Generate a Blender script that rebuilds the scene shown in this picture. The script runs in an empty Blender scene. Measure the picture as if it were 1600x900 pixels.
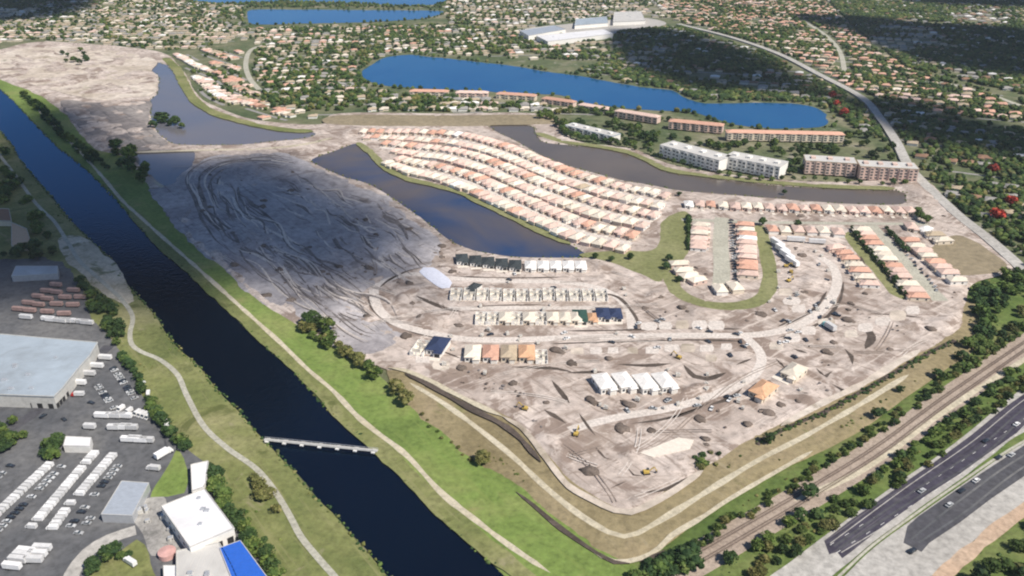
import bpy, bmesh, math, random
import numpy as np
from mathutils import Vector, Matrix, geometry
random.seed(7); rng = np.random.default_rng(7)
S = bpy.context.scene; COL = S.collection

# ------------------------------------------------------------------ camera
F, PITCH, H = 1300.0, math.atan(630/1300.0), 300.0      # focal length in photo pixels, tilt below the horizon, height in metres
CP, SP = math.cos(PITCH), math.sin(PITCH)
cam = bpy.data.cameras.new('camera'); camo = bpy.data.objects.new('camera', cam); COL.objects.link(camo)
camo.location = (0, 0, H); camo.rotation_euler = (math.pi/2-PITCH, 0, 0)
cam.sensor_width = 36; cam.lens = 36*F/1600; cam.clip_start = 1; cam.clip_end = 60000
S.camera = camo
# ------------------------------------------------------------------ light
ELEV, SUNV = math.radians(50), (0.80, -0.60)            # the sun stands to the right and behind the camera
w = bpy.data.worlds.new('World'); S.world = w; w.use_nodes = True
sky = w.node_tree.nodes.new('ShaderNodeTexSky'); sky.sky_type = 'NISHITA'; sky.sun_disc = False
sky.sun_elevation = ELEV; sky.sun_rotation = math.atan2(SUNV[0], SUNV[1]); sky.altitude = 0
sky.air_density = 1.0; sky.dust_density = 0.0; sky.ozone_density = 6.0
bg = w.node_tree.nodes['Background']; w.node_tree.links.new(sky.outputs[0], bg.inputs[0]); bg.inputs[1].default_value = 0.075
sl = bpy.data.lights.new('sun', 'SUN'); sl.energy = 5.0; sl.angle = math.radians(0.5); sl.color = (1.0, 0.92, 0.81)
so = bpy.data.objects.new('sun', sl); COL.objects.link(so)
ch = math.cos(ELEV); SD = Vector((SUNV[0]*ch, SUNV[1]*ch, math.sin(ELEV)))
so.rotation_euler = (-SD).to_track_quat('-Z', 'Y').to_euler(); so.location = (0, 0, 2000)
S.view_settings.view_transform = 'Standard'; S.view_settings.look = 'None'
S.view_settings.exposure = 0.2; S.view_settings.gamma = 1
S.cycles.filter_width = 2.1; S.cycles.max_bounces = 6; S.cycles.transparent_max_bounces = 16
S.cycles.volume_bounces = 0; S.cycles.volume_step_rate = 4

# ------------------------------------------------------------------ helpers
def G(u, v, z=0.0):
    """ground (or height z) point seen at photo pixel u, v"""
    a, b = (u-800)/F, (v-450)/F
    t = (H-z)/(SP+b*CP)
    return (a*t, (CP-b*SP)*t)
def GP(px, z=0.0): return np.array([G(u, v, z) for u, v in px], float)

_P = rng.permutation(4096)
def _h(i, j): return _P[(_P[i & 4095]+j) & 4095]/4095.0
def vn(x, y, s):
    x = np.asarray(x, float)/s+517.3; y = np.asarray(y, float)/s+231.7
    i = np.floor(x).astype(int); j = np.floor(y).astype(int); fx = x-i; fy = y-j
    fx = fx*fx*(3-2*fx); fy = fy*fy*(3-2*fy)
    return (_h(i, j)*(1-fx)+_h(i+1, j)*fx)*(1-fy)+(_h(i, j+1)*(1-fx)+_h(i+1, j+1)*fx)*fy
def fbm(x, y, s, o=3):
    r, a, t = 0, 1, 0
    for k in range(o): r = r+a*vn(np.asarray(x)+k*91, np.asarray(y)-k*37, s/2**k); t += a; a *= .5
    return r/t
def sst(e0, e1, x): t = np.clip((x-e0)/(e1-e0), 0, 1); return t*t*(3-2*t)
def _segs(L, closed):
    L = np.asarray(L, float); return (L, np.roll(L, -1, 0)) if closed else (L[:-1], L[1:])
def segdist(P, L, closed=False):
    P = np.asarray(P, float); A, B = _segs(L, closed); D = B-A; q2 = np.maximum((D*D).sum(1), 1e-9); out = np.empty(len(P))
    st = max(1, 400000//len(A))
    for i in range(0, len(P), st):
        p = P[i:i+st]; qx = p[:, 0:1]-A[:, 0]; qy = p[:, 1:2]-A[:, 1]
        t = (qx*D[:, 0]+qy*D[:, 1])/q2; np.minimum(t, 1, out=t); np.maximum(t, 0, out=t)
        qx -= t*D[:, 0]; qy -= t*D[:, 1]; out[i:i+st] = np.sqrt((qx*qx+qy*qy).min(1))
    return out
def inside(P, L):
    P = np.asarray(P, float); A, B = _segs(L, True); out = np.zeros(len(P), bool)
    lo, hi = A.min(0), A.max(0); idx = np.nonzero((P[:, 0] >= lo[0]) & (P[:, 0] <= hi[0]) & (P[:, 1] >= lo[1]) & (P[:, 1] <= hi[1]))[0]
    dy = B[:, 1]-A[:, 1]; sl_ = (B[:, 0]-A[:, 0])/np.where(dy == 0, 1e-12, dy); st = max(1, 400000//len(A))
    for i in range(0, len(idx), st):
        p = P[idx[i:i+st]]; m = (A[:, 1] > p[:, 1:2]) != (B[:, 1] > p[:, 1:2])
        out[idx[i:i+st]] = ((m & (p[:, 0:1] < sl_*(p[:, 1:2]-A[:, 1])+A[:, 0])).sum(1) & 1).astype(bool)
    return out
def sdf(P, L):
    """signed distance, positive inside"""
    d = segdist(P, L, True); return np.where(inside(P, L), d, -d)
def smooth(pts, closed=False, step=6.0):
    """Catmull-Rom curve through world points, resampled at about `step` metres"""
    p = np.asarray(pts, float); n = len(p); out = []
    for k in range(n if closed else n-1):
        p1, p2 = p[k], p[(k+1) % n]
        p0 = p[(k-1) % n] if (closed or k > 0) else 2*p1-p2
        p3 = p[(k+2) % n] if (closed or k+2 < n) else 2*p2-p1
        m = max(1, int(np.hypot(*(p2-p1))/step))
        for i in range(m):
            t = i/m
            out.append(.5*(2*p1+(p2-p0)*t+(2*p0-5*p1+4*p2-p3)*t*t+(3*p1-p0-3*p2+p3)*t**3))
    if not closed: out.append(p[-1])
    return np.array(out)
def resample(L, step, start=0.0):
    L = np.asarray(L, float); s = np.r_[0, np.cumsum(np.hypot(*np.diff(L, axis=0).T))]
    q = np.arange(start, s[-1], step)
    P = np.c_[np.interp(q, s, L[:, 0]), np.interp(q, s, L[:, 1])]
    D = np.c_[np.interp(q+1, s, L[:, 0]), np.interp(q+1, s, L[:, 1])]-np.c_[np.interp(q-1, s, L[:, 0]), np.interp(q-1, s, L[:, 1])]
    return P, np.arctan2(D[:, 1], D[:, 0])
ORD = 'first second third fourth fifth sixth seventh eighth ninth tenth eleventh twelfth thirteenth fourteenth fifteenth sixteenth seventeenth eighteenth nineteenth twentieth'.split()
TENS = {20: 'twenty', 30: 'thirty', 40: 'forty', 50: 'fifty', 60: 'sixty', 70: 'seventy', 80: 'eighty', 90: 'ninety'}
def nth(n):
    if n <= 20: return ORD[n-1]
    if n % 10 == 0: return {30: 'thirtieth', 40: 'fortieth', 50: 'fiftieth', 60: 'sixtieth', 70: 'seventieth', 80: 'eightieth', 90: 'ninetieth'}.get(n, 'last')
    return TENS[n//10*10]+'-'+ORD[n % 10-1]

# ---------------- materials
def _nt(name):
    m = bpy.data.materials.new(name); m.use_nodes = True; nt = m.node_tree
    return m, nt, nt.nodes, nt.links, nt.nodes['Principled BSDF']
def noise(nt, co, scale, detail=4, rough=.55, dist=0):
    n = nt.nodes.new('ShaderNodeTexNoise'); n.inputs['Scale'].default_value = scale; n.inputs['Detail'].default_value = detail
    n.inputs['Roughness'].default_value = rough; n.inputs['Distortion'].default_value = dist
    nt.links.new(co, n.inputs['Vector']); return n.outputs['Fac']
def ramp(nt, fac, stops):
    r = nt.nodes.new('ShaderNodeValToRGB'); e = r.color_ramp.elements
    while len(e) < len(stops): e.new(.5)
    for k, (p, c) in enumerate(stops):
        e[k].position = p; e[k].color = (c, c, c, 1) if not hasattr(c, '__len__') else (*c, 1)
    nt.links.new(fac, r.inputs[0]); return r.outputs[0]
def mix(nt, fac, a, b, mode='MIX'):
    m = nt.nodes.new('ShaderNodeMix'); m.data_type = 'RGBA'; m.blend_type = mode
    for s, v in ((m.inputs[0], fac), (m.inputs[6], a), (m.inputs[7], b)):
        if hasattr(v, 'is_linked'): nt.links.new(v, s)
        elif hasattr(v, '__len__'): s.default_value = (*v, 1)
        else: s.default_value = v
    return m.outputs[2]
def mapped(nt, rot=0.0, scale=(1, 1, 1)):
    g = nt.nodes.new('ShaderNodeNewGeometry'); mp = nt.nodes.new('ShaderNodeMapping'); mp.vector_type = 'TEXTURE'
    mp.inputs['Rotation'].default_value = (0, 0, rot); mp.inputs['Scale'].default_value = scale
    nt.links.new(g.outputs['Position'], mp.inputs['Vector']); return mp.outputs[0]
def bump(nt, fac, bsdf, strength=.4, dist=.3):
    b = nt.nodes.new('ShaderNodeBump'); b.inputs['Strength'].default_value = strength; b.inputs['Distance'].default_value = dist
    nt.links.new(fac, b.inputs['Height']); nt.links.new(b.outputs[0], bsdf.inputs['Normal'])
def ground_mat(name, cols, scale=.02, fine=.35, streak=None, patch=None, rough=.95, bumps=.5, contrast=(.3, .7)):
    """cols: 2-4 colours by large noise; fine grain on top; streak = (rot, length, width, colour, amount); patch = (scale, threshold, colour, amount)"""
    m, nt, N, L, b = _nt(name); co = mapped(nt)
    n1 = noise(nt, co, scale, 6, .6, .4)
    k = len(cols); lo, hi = contrast
    c = ramp(nt, n1, [(lo+(hi-lo)*i/(k-1), cols[i]) for i in range(k)])
    n2 = noise(nt, co, fine, 5, .65)
    c = mix(nt, 1, c, ramp(nt, n2, [(.25, .62), (.5, 1.0), (.78, 1.35)]), 'MULTIPLY')
    if patch:
        for (ps, th, pc, am) in patch:
            n3 = noise(nt, co, ps, 6, .62, .8)
            c = mix(nt, ramp(nt, n3, [(th, 0.0), (th+.07, am)]), c, pc)
    if streak:
        for (rot, ln, wd, sc, am, th) in streak:
            cs = mapped(nt, rot, (ln, wd, 1)); n4 = noise(nt, cs, 1.0, 4, .6, .35)
            c = mix(nt, ramp(nt, n4, [(th, 0.0), (th+.10, am)]), c, sc)
    L.new(c, b.inputs['Base Color']); b.inputs['Roughness'].default_value = rough; b.inputs['Specular IOR Level'].default_value = .2
    bump(nt, n2, b, bumps, .6)
    return m
def plain(name, col, rough=.7, var=.12, metal=0, scale=1.2, spec=.35, rnd=0.0, dirt=None):
    m, nt, N, L, b = _nt(name)
    t = nt.nodes.new('ShaderNodeTexCoord'); n = noise(nt, mapped(nt), scale*.35, 5, .65)
    c = mix(nt, 1, col, ramp(nt, n, [(.25, 1-2*var), (.5, 1.0), (.75, 1+2*var)]), 'MULTIPLY')
    if rnd:
        oi = nt.nodes.new('ShaderNodeObjectInfo')
        c = mix(nt, 1, c, ramp(nt, oi.outputs['Random'], [(0, 1-rnd), (1, 1+rnd)]), 'MULTIPLY')
    if dirt:
        n3 = noise(nt, mapped(nt), dirt[0], 5, .6, .5); c = mix(nt, ramp(nt, n3, [(.5, 0.0), (.68, dirt[2])]), c, dirt[1])
    L.new(c, b.inputs['Base Color']); b.inputs['Roughness'].default_value = rough; b.inputs['Metallic'].default_value = metal
    b.inputs['Specular IOR Level'].default_value = spec
    return m
def tile_roof(name, col, rnd=.12):
    m, nt, N, L, b = _nt(name); co = mapped(nt)
    n = noise(nt, co, .5, 5, .7); n2 = noise(nt, co, 3.0, 2)
    c = mix(nt, 1, col, ramp(nt, n, [(.25, .78), (.5, 1.0), (.75, 1.2)]), 'MULTIPLY')
    oi = nt.nodes.new('ShaderNodeObjectInfo')
    c = mix(nt, 1, c, ramp(nt, oi.outputs['Random'], [(0, 1-rnd), (1, 1+rnd)]), 'MULTIPLY')
    L.new(c, b.inputs['Base Color']); b.inputs['Roughness'].default_value = .8; b.inputs['Specular IOR Level'].default_value = .25
    bump(nt, n2, b, .5, .15); return m
def leaf_mat(name, a, bcol, hi=None):
    m, nt, N, L, b = _nt(name); g = nt.nodes.new('ShaderNodeNewGeometry'); oi = nt.nodes.new('ShaderNodeObjectInfo')
    c = ramp(nt, g.outputs['Random Per Island'], [(0, a), (.75, bcol), (1, hi or bcol)])
    c = mix(nt, 1, c, ramp(nt, oi.outputs['Random'], [(0, .7), (1, 1.25)]), 'MULTIPLY')
    n = noise(nt, mapped(nt), .012, 3); c = mix(nt, 1, c, ramp(nt, n, [(.3, (.75, .8, .8)), (.7, (1.3, 1.15, .9))]), 'MULTIPLY')
    L.new(c, b.inputs['Base Color']); b.inputs['Roughness'].default_value = .75; b.inputs['Specular IOR Level'].default_value = .2
    return m
def water_mat(name, deep, rough=.08, murk=None, tint=(.50, .72, 1.0)):
    """murky body colour under a mirror-like surface, mixed by Fresnel"""
    m, nt, N, L, b = _nt(name); N.remove(b); co = mapped(nt)
    n = noise(nt, co, .006, 4, .55, .6); c = ramp(nt, n, [(.35, deep), (.65, murk or deep)])
    df = N.new('ShaderNodeBsdfDiffuse'); gl = N.new('ShaderNodeBsdfGlossy'); fr = N.new('ShaderNodeFresnel'); mx = N.new('ShaderNodeMixShader')
    L.new(c, df.inputs['Color']); gl.inputs['Color'].default_value = (*tint, 1); gl.inputs['Roughness'].default_value = rough; fr.inputs['IOR'].default_value = 1.42
    n2 = noise(nt, co, .22, 6, .65, .3); bp = N.new('ShaderNodeBump'); bp.inputs['Strength'].default_value = .22; bp.inputs['Distance'].default_value = .6
    L.new(n2, bp.inputs['Height'])
    for q in (gl, fr): L.new(bp.outputs[0], q.inputs['Normal'])
    L.new(fr.outputs[0], mx.inputs[0]); L.new(df.outputs[0], mx.inputs[1]); L.new(gl.outputs[0], mx.inputs[2]); L.new(mx.outputs[0], N['Material Output'].inputs['Surface']); return m

M = {}
CAN = math.radians(-62)     # direction of the canal on the ground, for tracks and furrows (set again below)
def dirn(a, b, z=0): p, q = GP([a, b], z); return math.atan2(q[1]-p[1], q[0]-p[0])
FUR = dirn((300, 260), (620, 500))
M['suburb'] = ground_mat('suburban_ground', [(.06, .09, .04), (.10, .125, .06), (.16, .165, .095), (.26, .24, .17)], .012, .09, patch=[(.03, .60, (.34, .31, .26), .7), (.022, .62, (.05, .08, .035), .8)], bumps=.3)
M['soil'] = ground_mat('bare_building_soil', [(.36, .30, .265), (.50, .43, .385), (.62, .545, .50)], .011, .14,
    patch=[(.028, .515, (.215, .16, .13), .8), (.014, .555, (.29, .23, .19), .7), (.05, .60, (.70, .62, .56), .75), (.09, .60, (.17, .13, .105), .7), (.2, .66, (.13, .10, .08), .6)],
    streak=[(FUR, 60, 5, (.22, .17, .14), .6, .57), (dirn((700, 530), (1200, 525)), 70, 3.5, (.22, .17, .14), .65, .58), (dirn((1000, 800), (1300, 620)), 60, 4, (.68, .60, .54), .65, .57), (dirn((600, 560), (900, 760)), 50, 3, (.22, .17, .14), .6, .57), (dirn((1250, 640), (1480, 500)), 45, 2.5, (.20, .155, .125), .6, .60)], bumps=1)
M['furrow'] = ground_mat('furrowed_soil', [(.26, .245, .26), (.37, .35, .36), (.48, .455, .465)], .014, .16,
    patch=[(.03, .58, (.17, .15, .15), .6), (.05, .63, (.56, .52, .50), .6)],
    streak=[(FUR, 70, 4, (.15, .13, .13), .7, .57), (FUR+.12, 60, 2.5, (.56, .52, .50), .6, .60)], bumps=1)  # dark streaks put furrow shade into the colour, where relief shows little
M['darksoil_shade'] = ground_mat('damp_soil_and_shade', [(.06, .048, .040), (.125, .10, .085)], .05, .4, bumps=.8)  # ruts and rubble; also painted as shade along the site edge
M['olive'] = ground_mat('dry_olive_grass', [(.20, .165, .09), (.27, .225, .13), (.32, .255, .165)], .014, .3, patch=[(.03, .62, (.16, .18, .06), .6)], streak=[(dirn((800, 712), (950, 832)), 50, 3, (.36, .31, .21), .5, .6)])
M['bank_grass'] = ground_mat('mown_bank_grass', [(.105, .155, .04), (.165, .235, .06), (.25, .265, .10)], .011, .3, patch=[(.02, .60, (.27, .25, .11), .6), (.05, .66, (.08, .13, .03), .6)], streak=[(dirn((560, 640), (740, 810)), 70, 3, (.20, .25, .07), .5, .55)])
M['left_grass'] = ground_mat('rough_bank_grass', [(.11, .14, .045), (.185, .20, .075), (.29, .275, .14)], .015, .3, patch=[(.03, .60, (.085, .10, .03), .8), (.05, .63, (.30, .27, .17), .6)], streak=[(dirn((320, 600), (500, 830)), 60, 3, (.26, .25, .12), .5, .57)])
M['verge'] = ground_mat('green_verge', [(.07, .115, .03), (.115, .165, .045), (.20, .215, .085)], .018, .3, patch=[(.05, .60, (.04, .07, .02), .8)])
M['lawn'] = ground_mat('lawn_grass', [(.17, .185, .075), (.25, .25, .125)], .02, .3, patch=[(.04, .62, (.3, .27, .15), .5)])
M['dryfield'] = ground_mat('dry_field', [(.22, .185, .12), (.30, .25, .17)], .012, .2)
M['sand'] = ground_mat('pale_sand', [(.42, .36, .29), (.57, .50, .43), (.66, .60, .53)], .014, .12, patch=[(.03, .56, (.30, .25, .19), .7), (.06, .60, (.20, .175, .13), .6), (.02, .62, (.17, .17, .09), .6)])
M['yard'] = ground_mat('worn_yard_paving', [(.075, .08, .09), (.12, .123, .13), (.18, .178, .175)], .012, .25, patch=[(.05, .62, (.04, .042, .05), .7)], streak=[(dirn((50, 830), (155, 707)), 40, 3, (.12, .12, .13), .5, .6)], bumps=.2)
M['gravel'] = ground_mat('pale_gravel', [(.36, .32, .23), (.50, .45, .35), (.60, .55, .44)], .03, .4, patch=[(.05, .56, (.12, .14, .06), .8)])
M['track'] = ground_mat('pale_dirt_track', [(.46, .41, .30), (.56, .51, .40)], .03, .4)
M['siteroad'] = ground_mat('site_road', [(.56, .505, .46), (.66, .605, .56)], .03, .5, bumps=.2)
M['path'] = ground_mat('path_concrete', [(.36, .35, .29), (.46, .45, .38)], .04, .5, bumps=.1)
M['asphalt_new'] = ground_mat('new_asphalt', [(.045, .04, .06), (.075, .07, .095)], .03, .3, patch=[(.08, .60, (.12, .115, .125), .5)], streak=[(dirn((1330, 840), (1600, 650), .9), 90, 1.6, (.16, .15, .16), .7, .58), (dirn((1330, 840), (1600, 650), .9), 60, 1.2, (.025, .022, .03), .7, .60)], bumps=.1)
M['asphalt'] = ground_mat('grey_asphalt', [(.065, .065, .078), (.10, .10, .108)], .02, .3, patch=[(.06, .6, (.07, .07, .08), .6)], bumps=.1)
M['concrete_road'] = ground_mat('pale_concrete_road', [(.36, .345, .32), (.47, .455, .43)], .02, .3, bumps=.1)
M['ballast'] = ground_mat('rail_ballast', [(.30, .24, .195), (.42, .35, .29)], .03, .6)
M['redsoil'] = ground_mat('orange_soil', [(.42, .29, .20), (.52, .40, .30)], .03, .3)
M['street'] = plain('street_asphalt', (.28, .27, .26), .9, .15)
M['brownmud'] = ground_mat('wet_mud', [(.16, .145, .14), (.24, .215, .205), (.33, .30, .28)], .012, .12, patch=[(.03, .58, (.10, .095, .10), .7), (.05, .64, (.45, .41, .38), .6)], streak=[(dirn((100, 160), (240, 260)), 50, 5, (.12, .11, .11), .7, .55)])
M['canal'] = water_mat('canal_water', (.0008, .0035, .010), .06, (.0012, .005, .013), (.26, .58, 1.0))
M['bluelake'] = water_mat('lake_water', (.010, .085, .22), .08, (.016, .10, .23))
M['brownlake'] = water_mat('brown_pond_water', (.10, .085, .075), .10, (.145, .118, .095), (.75, .76, .8))
M['mixedlake'] = water_mat('brown_blue_lake_water', (.012, .045, .13), .10, (.125, .10, .08), (.6, .7, .85))
M['greylake'] = water_mat('grey_lagoon_water', (.13, .135, .165), .12, (.17, .155, .155), (.72, .78, .92))
M['wall_cream'] = plain('cream_stucco', (.66, .58, .47), .85, .06, rnd=.08)
M['wall_white'] = plain('white_stucco', (.78, .76, .72), .85, .06, rnd=.05)
M['wall_pink'] = plain('pink_stucco', (.66, .50, .43), .85, .06, rnd=.06)
M['block'] = plain('grey_block', (.56, .54, .50), .9, .12)
M['roof_pink'] = tile_roof('pink_clay_tiles', (.67, .50, .43)); M['roof_terra'] = tile_roof('terracotta_tiles', (.60, .355, .265))
M['roof_cream'] = tile_roof('cream_tiles', (.70, .63, .53)); M['roof_white'] = tile_roof('white_underlay', (.80, .78, .75), .03)
M['roof_dark'] = tile_roof('dark_felt', (.045, .055, .06)); M['roof_navy'] = tile_roof('navy_felt', (.03, .045, .10)); M['roof_green'] = tile_roof('dark_green_felt', (.03, .075, .06))
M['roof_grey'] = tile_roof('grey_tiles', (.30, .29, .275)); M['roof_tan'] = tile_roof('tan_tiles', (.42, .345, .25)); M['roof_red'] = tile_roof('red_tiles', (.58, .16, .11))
M['roof_orange'] = tile_roof('orange_tiles', (.60, .36, .22)); M['roof_brown'] = tile_roof('brown_tiles', (.25, .15, .10))
M['glass'] = plain('window_glass', (.04, .055, .07), .12, .1, spec=.6)
M['door'] = plain('garage_door_paint', (.72, .69, .63), .6, .04)
M['darkdoor'] = plain('dark_door', (.10, .075, .06), .6, .05)
M['slab'] = plain('pale_slab', (.72, .66, .58), .9, .08)
M['metalroof'] = plain('bluish_membrane_roof', (.35, .41, .47), .7, .08, scale=.12, dirt=(.05, (.24, .27, .30), .6))
M['whiteroof'] = plain('white_membrane_roof', (.74, .74, .76), .7, .04, scale=.1, dirt=(.05, (.62, .62, .63), .5))
M['greyroof'] = plain('light_grey_roof', (.55, .54, .52), .75, .06, scale=.2, dirt=(.08, (.42, .41, .40), .6))
M['bluemetal'] = plain('blue_metal_roof', (.03, .13, .55), .45, .05); M['shedroof'] = plain('grey_blue_metal', (.36, .40, .46), .5, .06)
M['truckwhite'] = plain('white_paint', (.72, .72, .72), .45, .08, rnd=.22); M['truckred'] = plain('red_paint', (.45, .03, .025), .35, .05)
M['teal'] = plain('teal_paint', (.25, .55, .55), .4, .05); M['dark'] = plain('dark_rubber', (.025, .025, .027), .8, .1)
M['chassis'] = plain('chassis_steel', (.09, .09, .10), .6, .1); M['cardark'] = plain('dark_car_paint', (.03, .035, .05), .25, .05, rnd=.3, spec=.6)
M['carsilver'] = plain('silver_car_paint', (.48, .49, .50), .3, .05, rnd=.3); M['yellow'] = plain('yellow_plant_paint', (.52, .37, .09), .5, .1)
M['pinktank'] = plain('pink_tank', (.60, .36, .33), .7, .1); M['concrete'] = plain('concrete', (.52, .51, .48), .85, .1)
M['steel'] = plain('galvanised_steel', (.55, .57, .60), .4, .06, metal=.4); M['rail'] = plain('rail_steel', (.16, .12, .10), .5, .1, metal=.6)
M['tanroof'] = plain('tan_flat_roof', (.56, .40, .27), .85, .07); M['rust'] = plain('rusty_panels', (.40, .27, .24), .85, .15)
M['paint'] = plain('road_paint', (.75, .75, .72), .8, .05)
M['seam'] = plain('roof_seam', (.40, .42, .44), .7, .1)
M['sleeper'] = plain('weathered_sleepers', (.24, .19, .16), .9, .2)
M['bark'] = plain('bark', (.12, .085, .055), .9, .2)
M['rutsoil'] = ground_mat('rut_soil', [(.20, .16, .135), (.34, .28, .245)], .05, .4)
M['ridge'] = ground_mat('ridge_soil', [(.10, .09, .09), (.20, .18, .175), (.30, .275, .27)], .05, .4, bumps=.8)
M['leaf'] = leaf_mat('mid_green_leaves', (.035, .07, .018), (.085, .135, .035), (.14, .18, .06))
M['leaf_dark'] = leaf_mat('dark_green_leaves', (.018, .042, .016), (.04, .078, .026), (.065, .105, .035))
M['leaf_olive'] = leaf_mat('olive_leaves', (.075, .09, .03), (.14, .15, .055), (.21, .20, .09))
M['leaf_red'] = leaf_mat('red_blossom', (.20, .025, .022), (.36, .05, .04), (.42, .09, .06))

# ---------------- mesh building
def mesh_obj(name, verts, faces, mats, parent=None, midx=None, smooth_=False):
    me = bpy.data.meshes.new(name); me.from_pydata([tuple(v) for v in verts], [], [tuple(f) for f in faces])
    for m in (mats if isinstance(mats, (list, tuple)) else [mats]): me.materials.append(m)
    if midx is not None: me.polygons.foreach_set('material_index', np.asarray(midx, np.int32))
    if smooth_: me.polygons.foreach_set('use_smooth', np.ones(len(me.polygons), bool))
    me.update(); o = bpy.data.objects.new(name, me); COL.objects.link(o)
    if parent is not None: o.parent = parent
    return o
def tag(o, label=None, cat=None, group=None, kind=None):
    if label: o['label'] = label
    if cat: o['category'] = cat
    if group: o['group'] = group
    if kind: o['kind'] = kind
    return o
def empty(name, loc=(0, 0, 0), rz=0.0):
    o = bpy.data.objects.new(name, None); o.empty_display_size = .5; COL.objects.link(o)
    o.location = loc; o.rotation_euler = (0, 0, rz); return o
def copy_tree(o, parent=None):
    c = o.copy(); COL.objects.link(c)
    if parent is not None: c.parent = parent
    if o.name not in KIDS: KIDS[o.name] = list(o.children)      # looked up once per kit
    for ch in KIDS[o.name]: copy_tree(ch, c)
    return c
KIDS = {}
class MB:
    def __init__(s): s.v = []; s.f = []; s.m = []
    def add(s, V, Fc, m=0):
        n = len(s.v); s.v += [tuple(map(float, p)) for p in V]; s.f += [tuple(n+i for i in f) for f in Fc]; s.m += [m]*len(Fc); return s
    def box(s, x0, x1, y0, y1, z0, z1, m=0):
        return s.add([(x0, y0, z0), (x1, y0, z0), (x1, y1, z0), (x0, y1, z0), (x0, y0, z1), (x1, y0, z1), (x1, y1, z1), (x0, y1, z1)],
                     [(3, 2, 1, 0), (4, 5, 6, 7), (0, 1, 5, 4), (1, 2, 6, 5), (2, 3, 7, 6), (3, 0, 4, 7)], m)
    def prism(s, poly, z0, z1, m=0, cap=None):
        n = len(poly); a = sum(poly[i][0]*poly[(i+1) % n][1]-poly[(i+1) % n][0]*poly[i][1] for i in range(n))
        if a < 0: poly = list(poly)[::-1]
        V = [(p[0], p[1], z0) for p in poly]+[(p[0], p[1], z1) for p in poly]
        k = len(s.f); s.add(V, [tuple(range(n))[::-1], tuple(range(n, 2*n))]+[(i, (i+1) % n, n+(i+1) % n, n+i) for i in range(n)], m)
        if cap is not None: s.m[k+1] = cap
        return s
    def cyl(s, x, y, z0, z1, r, n=10, m=0, axis='z', r1=None):
        r1 = r if r1 is None else r1; V = []
        for k in range(2):
            for i in range(n):
                a = 2*math.pi*i/n; rr = (r, r1)[k]; c, d = rr*math.cos(a), rr*math.sin(a); z = (z0, z1)[k]
                V.append((x+c, y+d, z) if axis == 'z' else (x+c, z, y+d) if axis == 'y' else (z, x+c, y+d))
        return s.add(V, [tuple(range(n))[::-1], tuple(range(n, 2*n))]+[(i, (i+1) % n, n+(i+1) % n, n+i) for i in range(n)], m)
    def hip(s, w, d, z0, rise, ov=.5, m=0, cx=0, cy=0):
        """hip roof with overhang; the ridge runs along the longer side"""
        x, y = w/2+ov, d/2+ov; t = .22; k = min(x, y)
        if d >= w: r = [(0, -(y-k)), (0, y-k)]
        else: r = [(-(x-k), 0), (x-k, 0)]
        V = [(-x, -y, z0), (x, -y, z0), (x, y, z0), (-x, y, z0), (-x, -y, z0+t), (x, -y, z0+t), (x, y, z0+t), (-x, y, z0+t), (r[0][0], r[0][1], z0+t+rise), (r[1][0], r[1][1], z0+t+rise)]
        Fc = [(3, 2, 1, 0), (0, 1, 5, 4), (1, 2, 6, 5), (2, 3, 7, 6), (3, 0, 4, 7)]
        Fc += [(4, 5, 8), (5, 6, 9, 8), (6, 7, 9), (7, 4, 8, 9)] if d >= w else [(4, 5, 9, 8), (5, 6, 9), (6, 7, 8, 9), (7, 4, 8)]
        return s.add([(p[0]+cx, p[1]+cy, p[2]) for p in V], Fc, m)
    def build(s, name, mats, parent=None, smooth_=False): return mesh_obj(name, s.v, s.f, mats, parent, s.m, smooth_)

# ------------------------------------------------------------------ layout in plan: polygons are read off the photograph and laid on the ground
PXZ = 1.0
canal_R = [(-60, 88), (-20, 122), (15, 152), (40, 178), (85, 225), (112, 247), (137, 267), (160, 290), (190, 322), (215, 350), (240, 378), (265, 404), (300, 432), (345, 473), (400, 528), (432, 556), (462, 585), (492, 617), (517, 645), (555, 677), (580, 697), (607, 725), (645, 762), (675, 792), (705, 822), (740, 855), (790, 903), (860, 965), (930, 1030)]
canal_L = [(-60, 155), (-25, 180), (0, 205), (17, 225), (37, 257), (65, 290), (92, 322), (117, 352), (147, 380), (175, 409), (192, 437), (210, 457), (245, 497), (272, 537), (310, 572), (330, 597), (352, 622), (375, 645), (415, 690), (442, 719), (467, 744), (492, 775), (520, 802), (545, 832), (572, 860), (603, 898), (650, 950), (700, 1010)]
bank_out = [(-60, 80), (-40, 95), (10, 128), (50, 145), (95, 175), (125, 212), (150, 238), (190, 250), (220, 275), (242, 302), (272, 337), (295, 375), (350, 420), (400, 465), (450, 507), (490, 535), (525, 553), (555, 577), (585, 602), (620, 627), (650, 657), (682, 678), (712, 709), (750, 734), (785, 749), (810, 769), (832, 788), (867, 818), (900, 841), (920, 857), (955, 878), (1000, 900), (1040, 960), (1060, 1030)]
left_out = [(-90, 175), (-70, 230), (-70, 300), (-60, 400), (0, 408), (90, 410), (125, 440), (150, 500), (190, 545), (212, 590), (238, 640), (262, 672), (290, 700), (322, 725), (335, 762), (370, 805), (405, 862), (430, 905), (470, 970), (500, 1030)]
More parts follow.
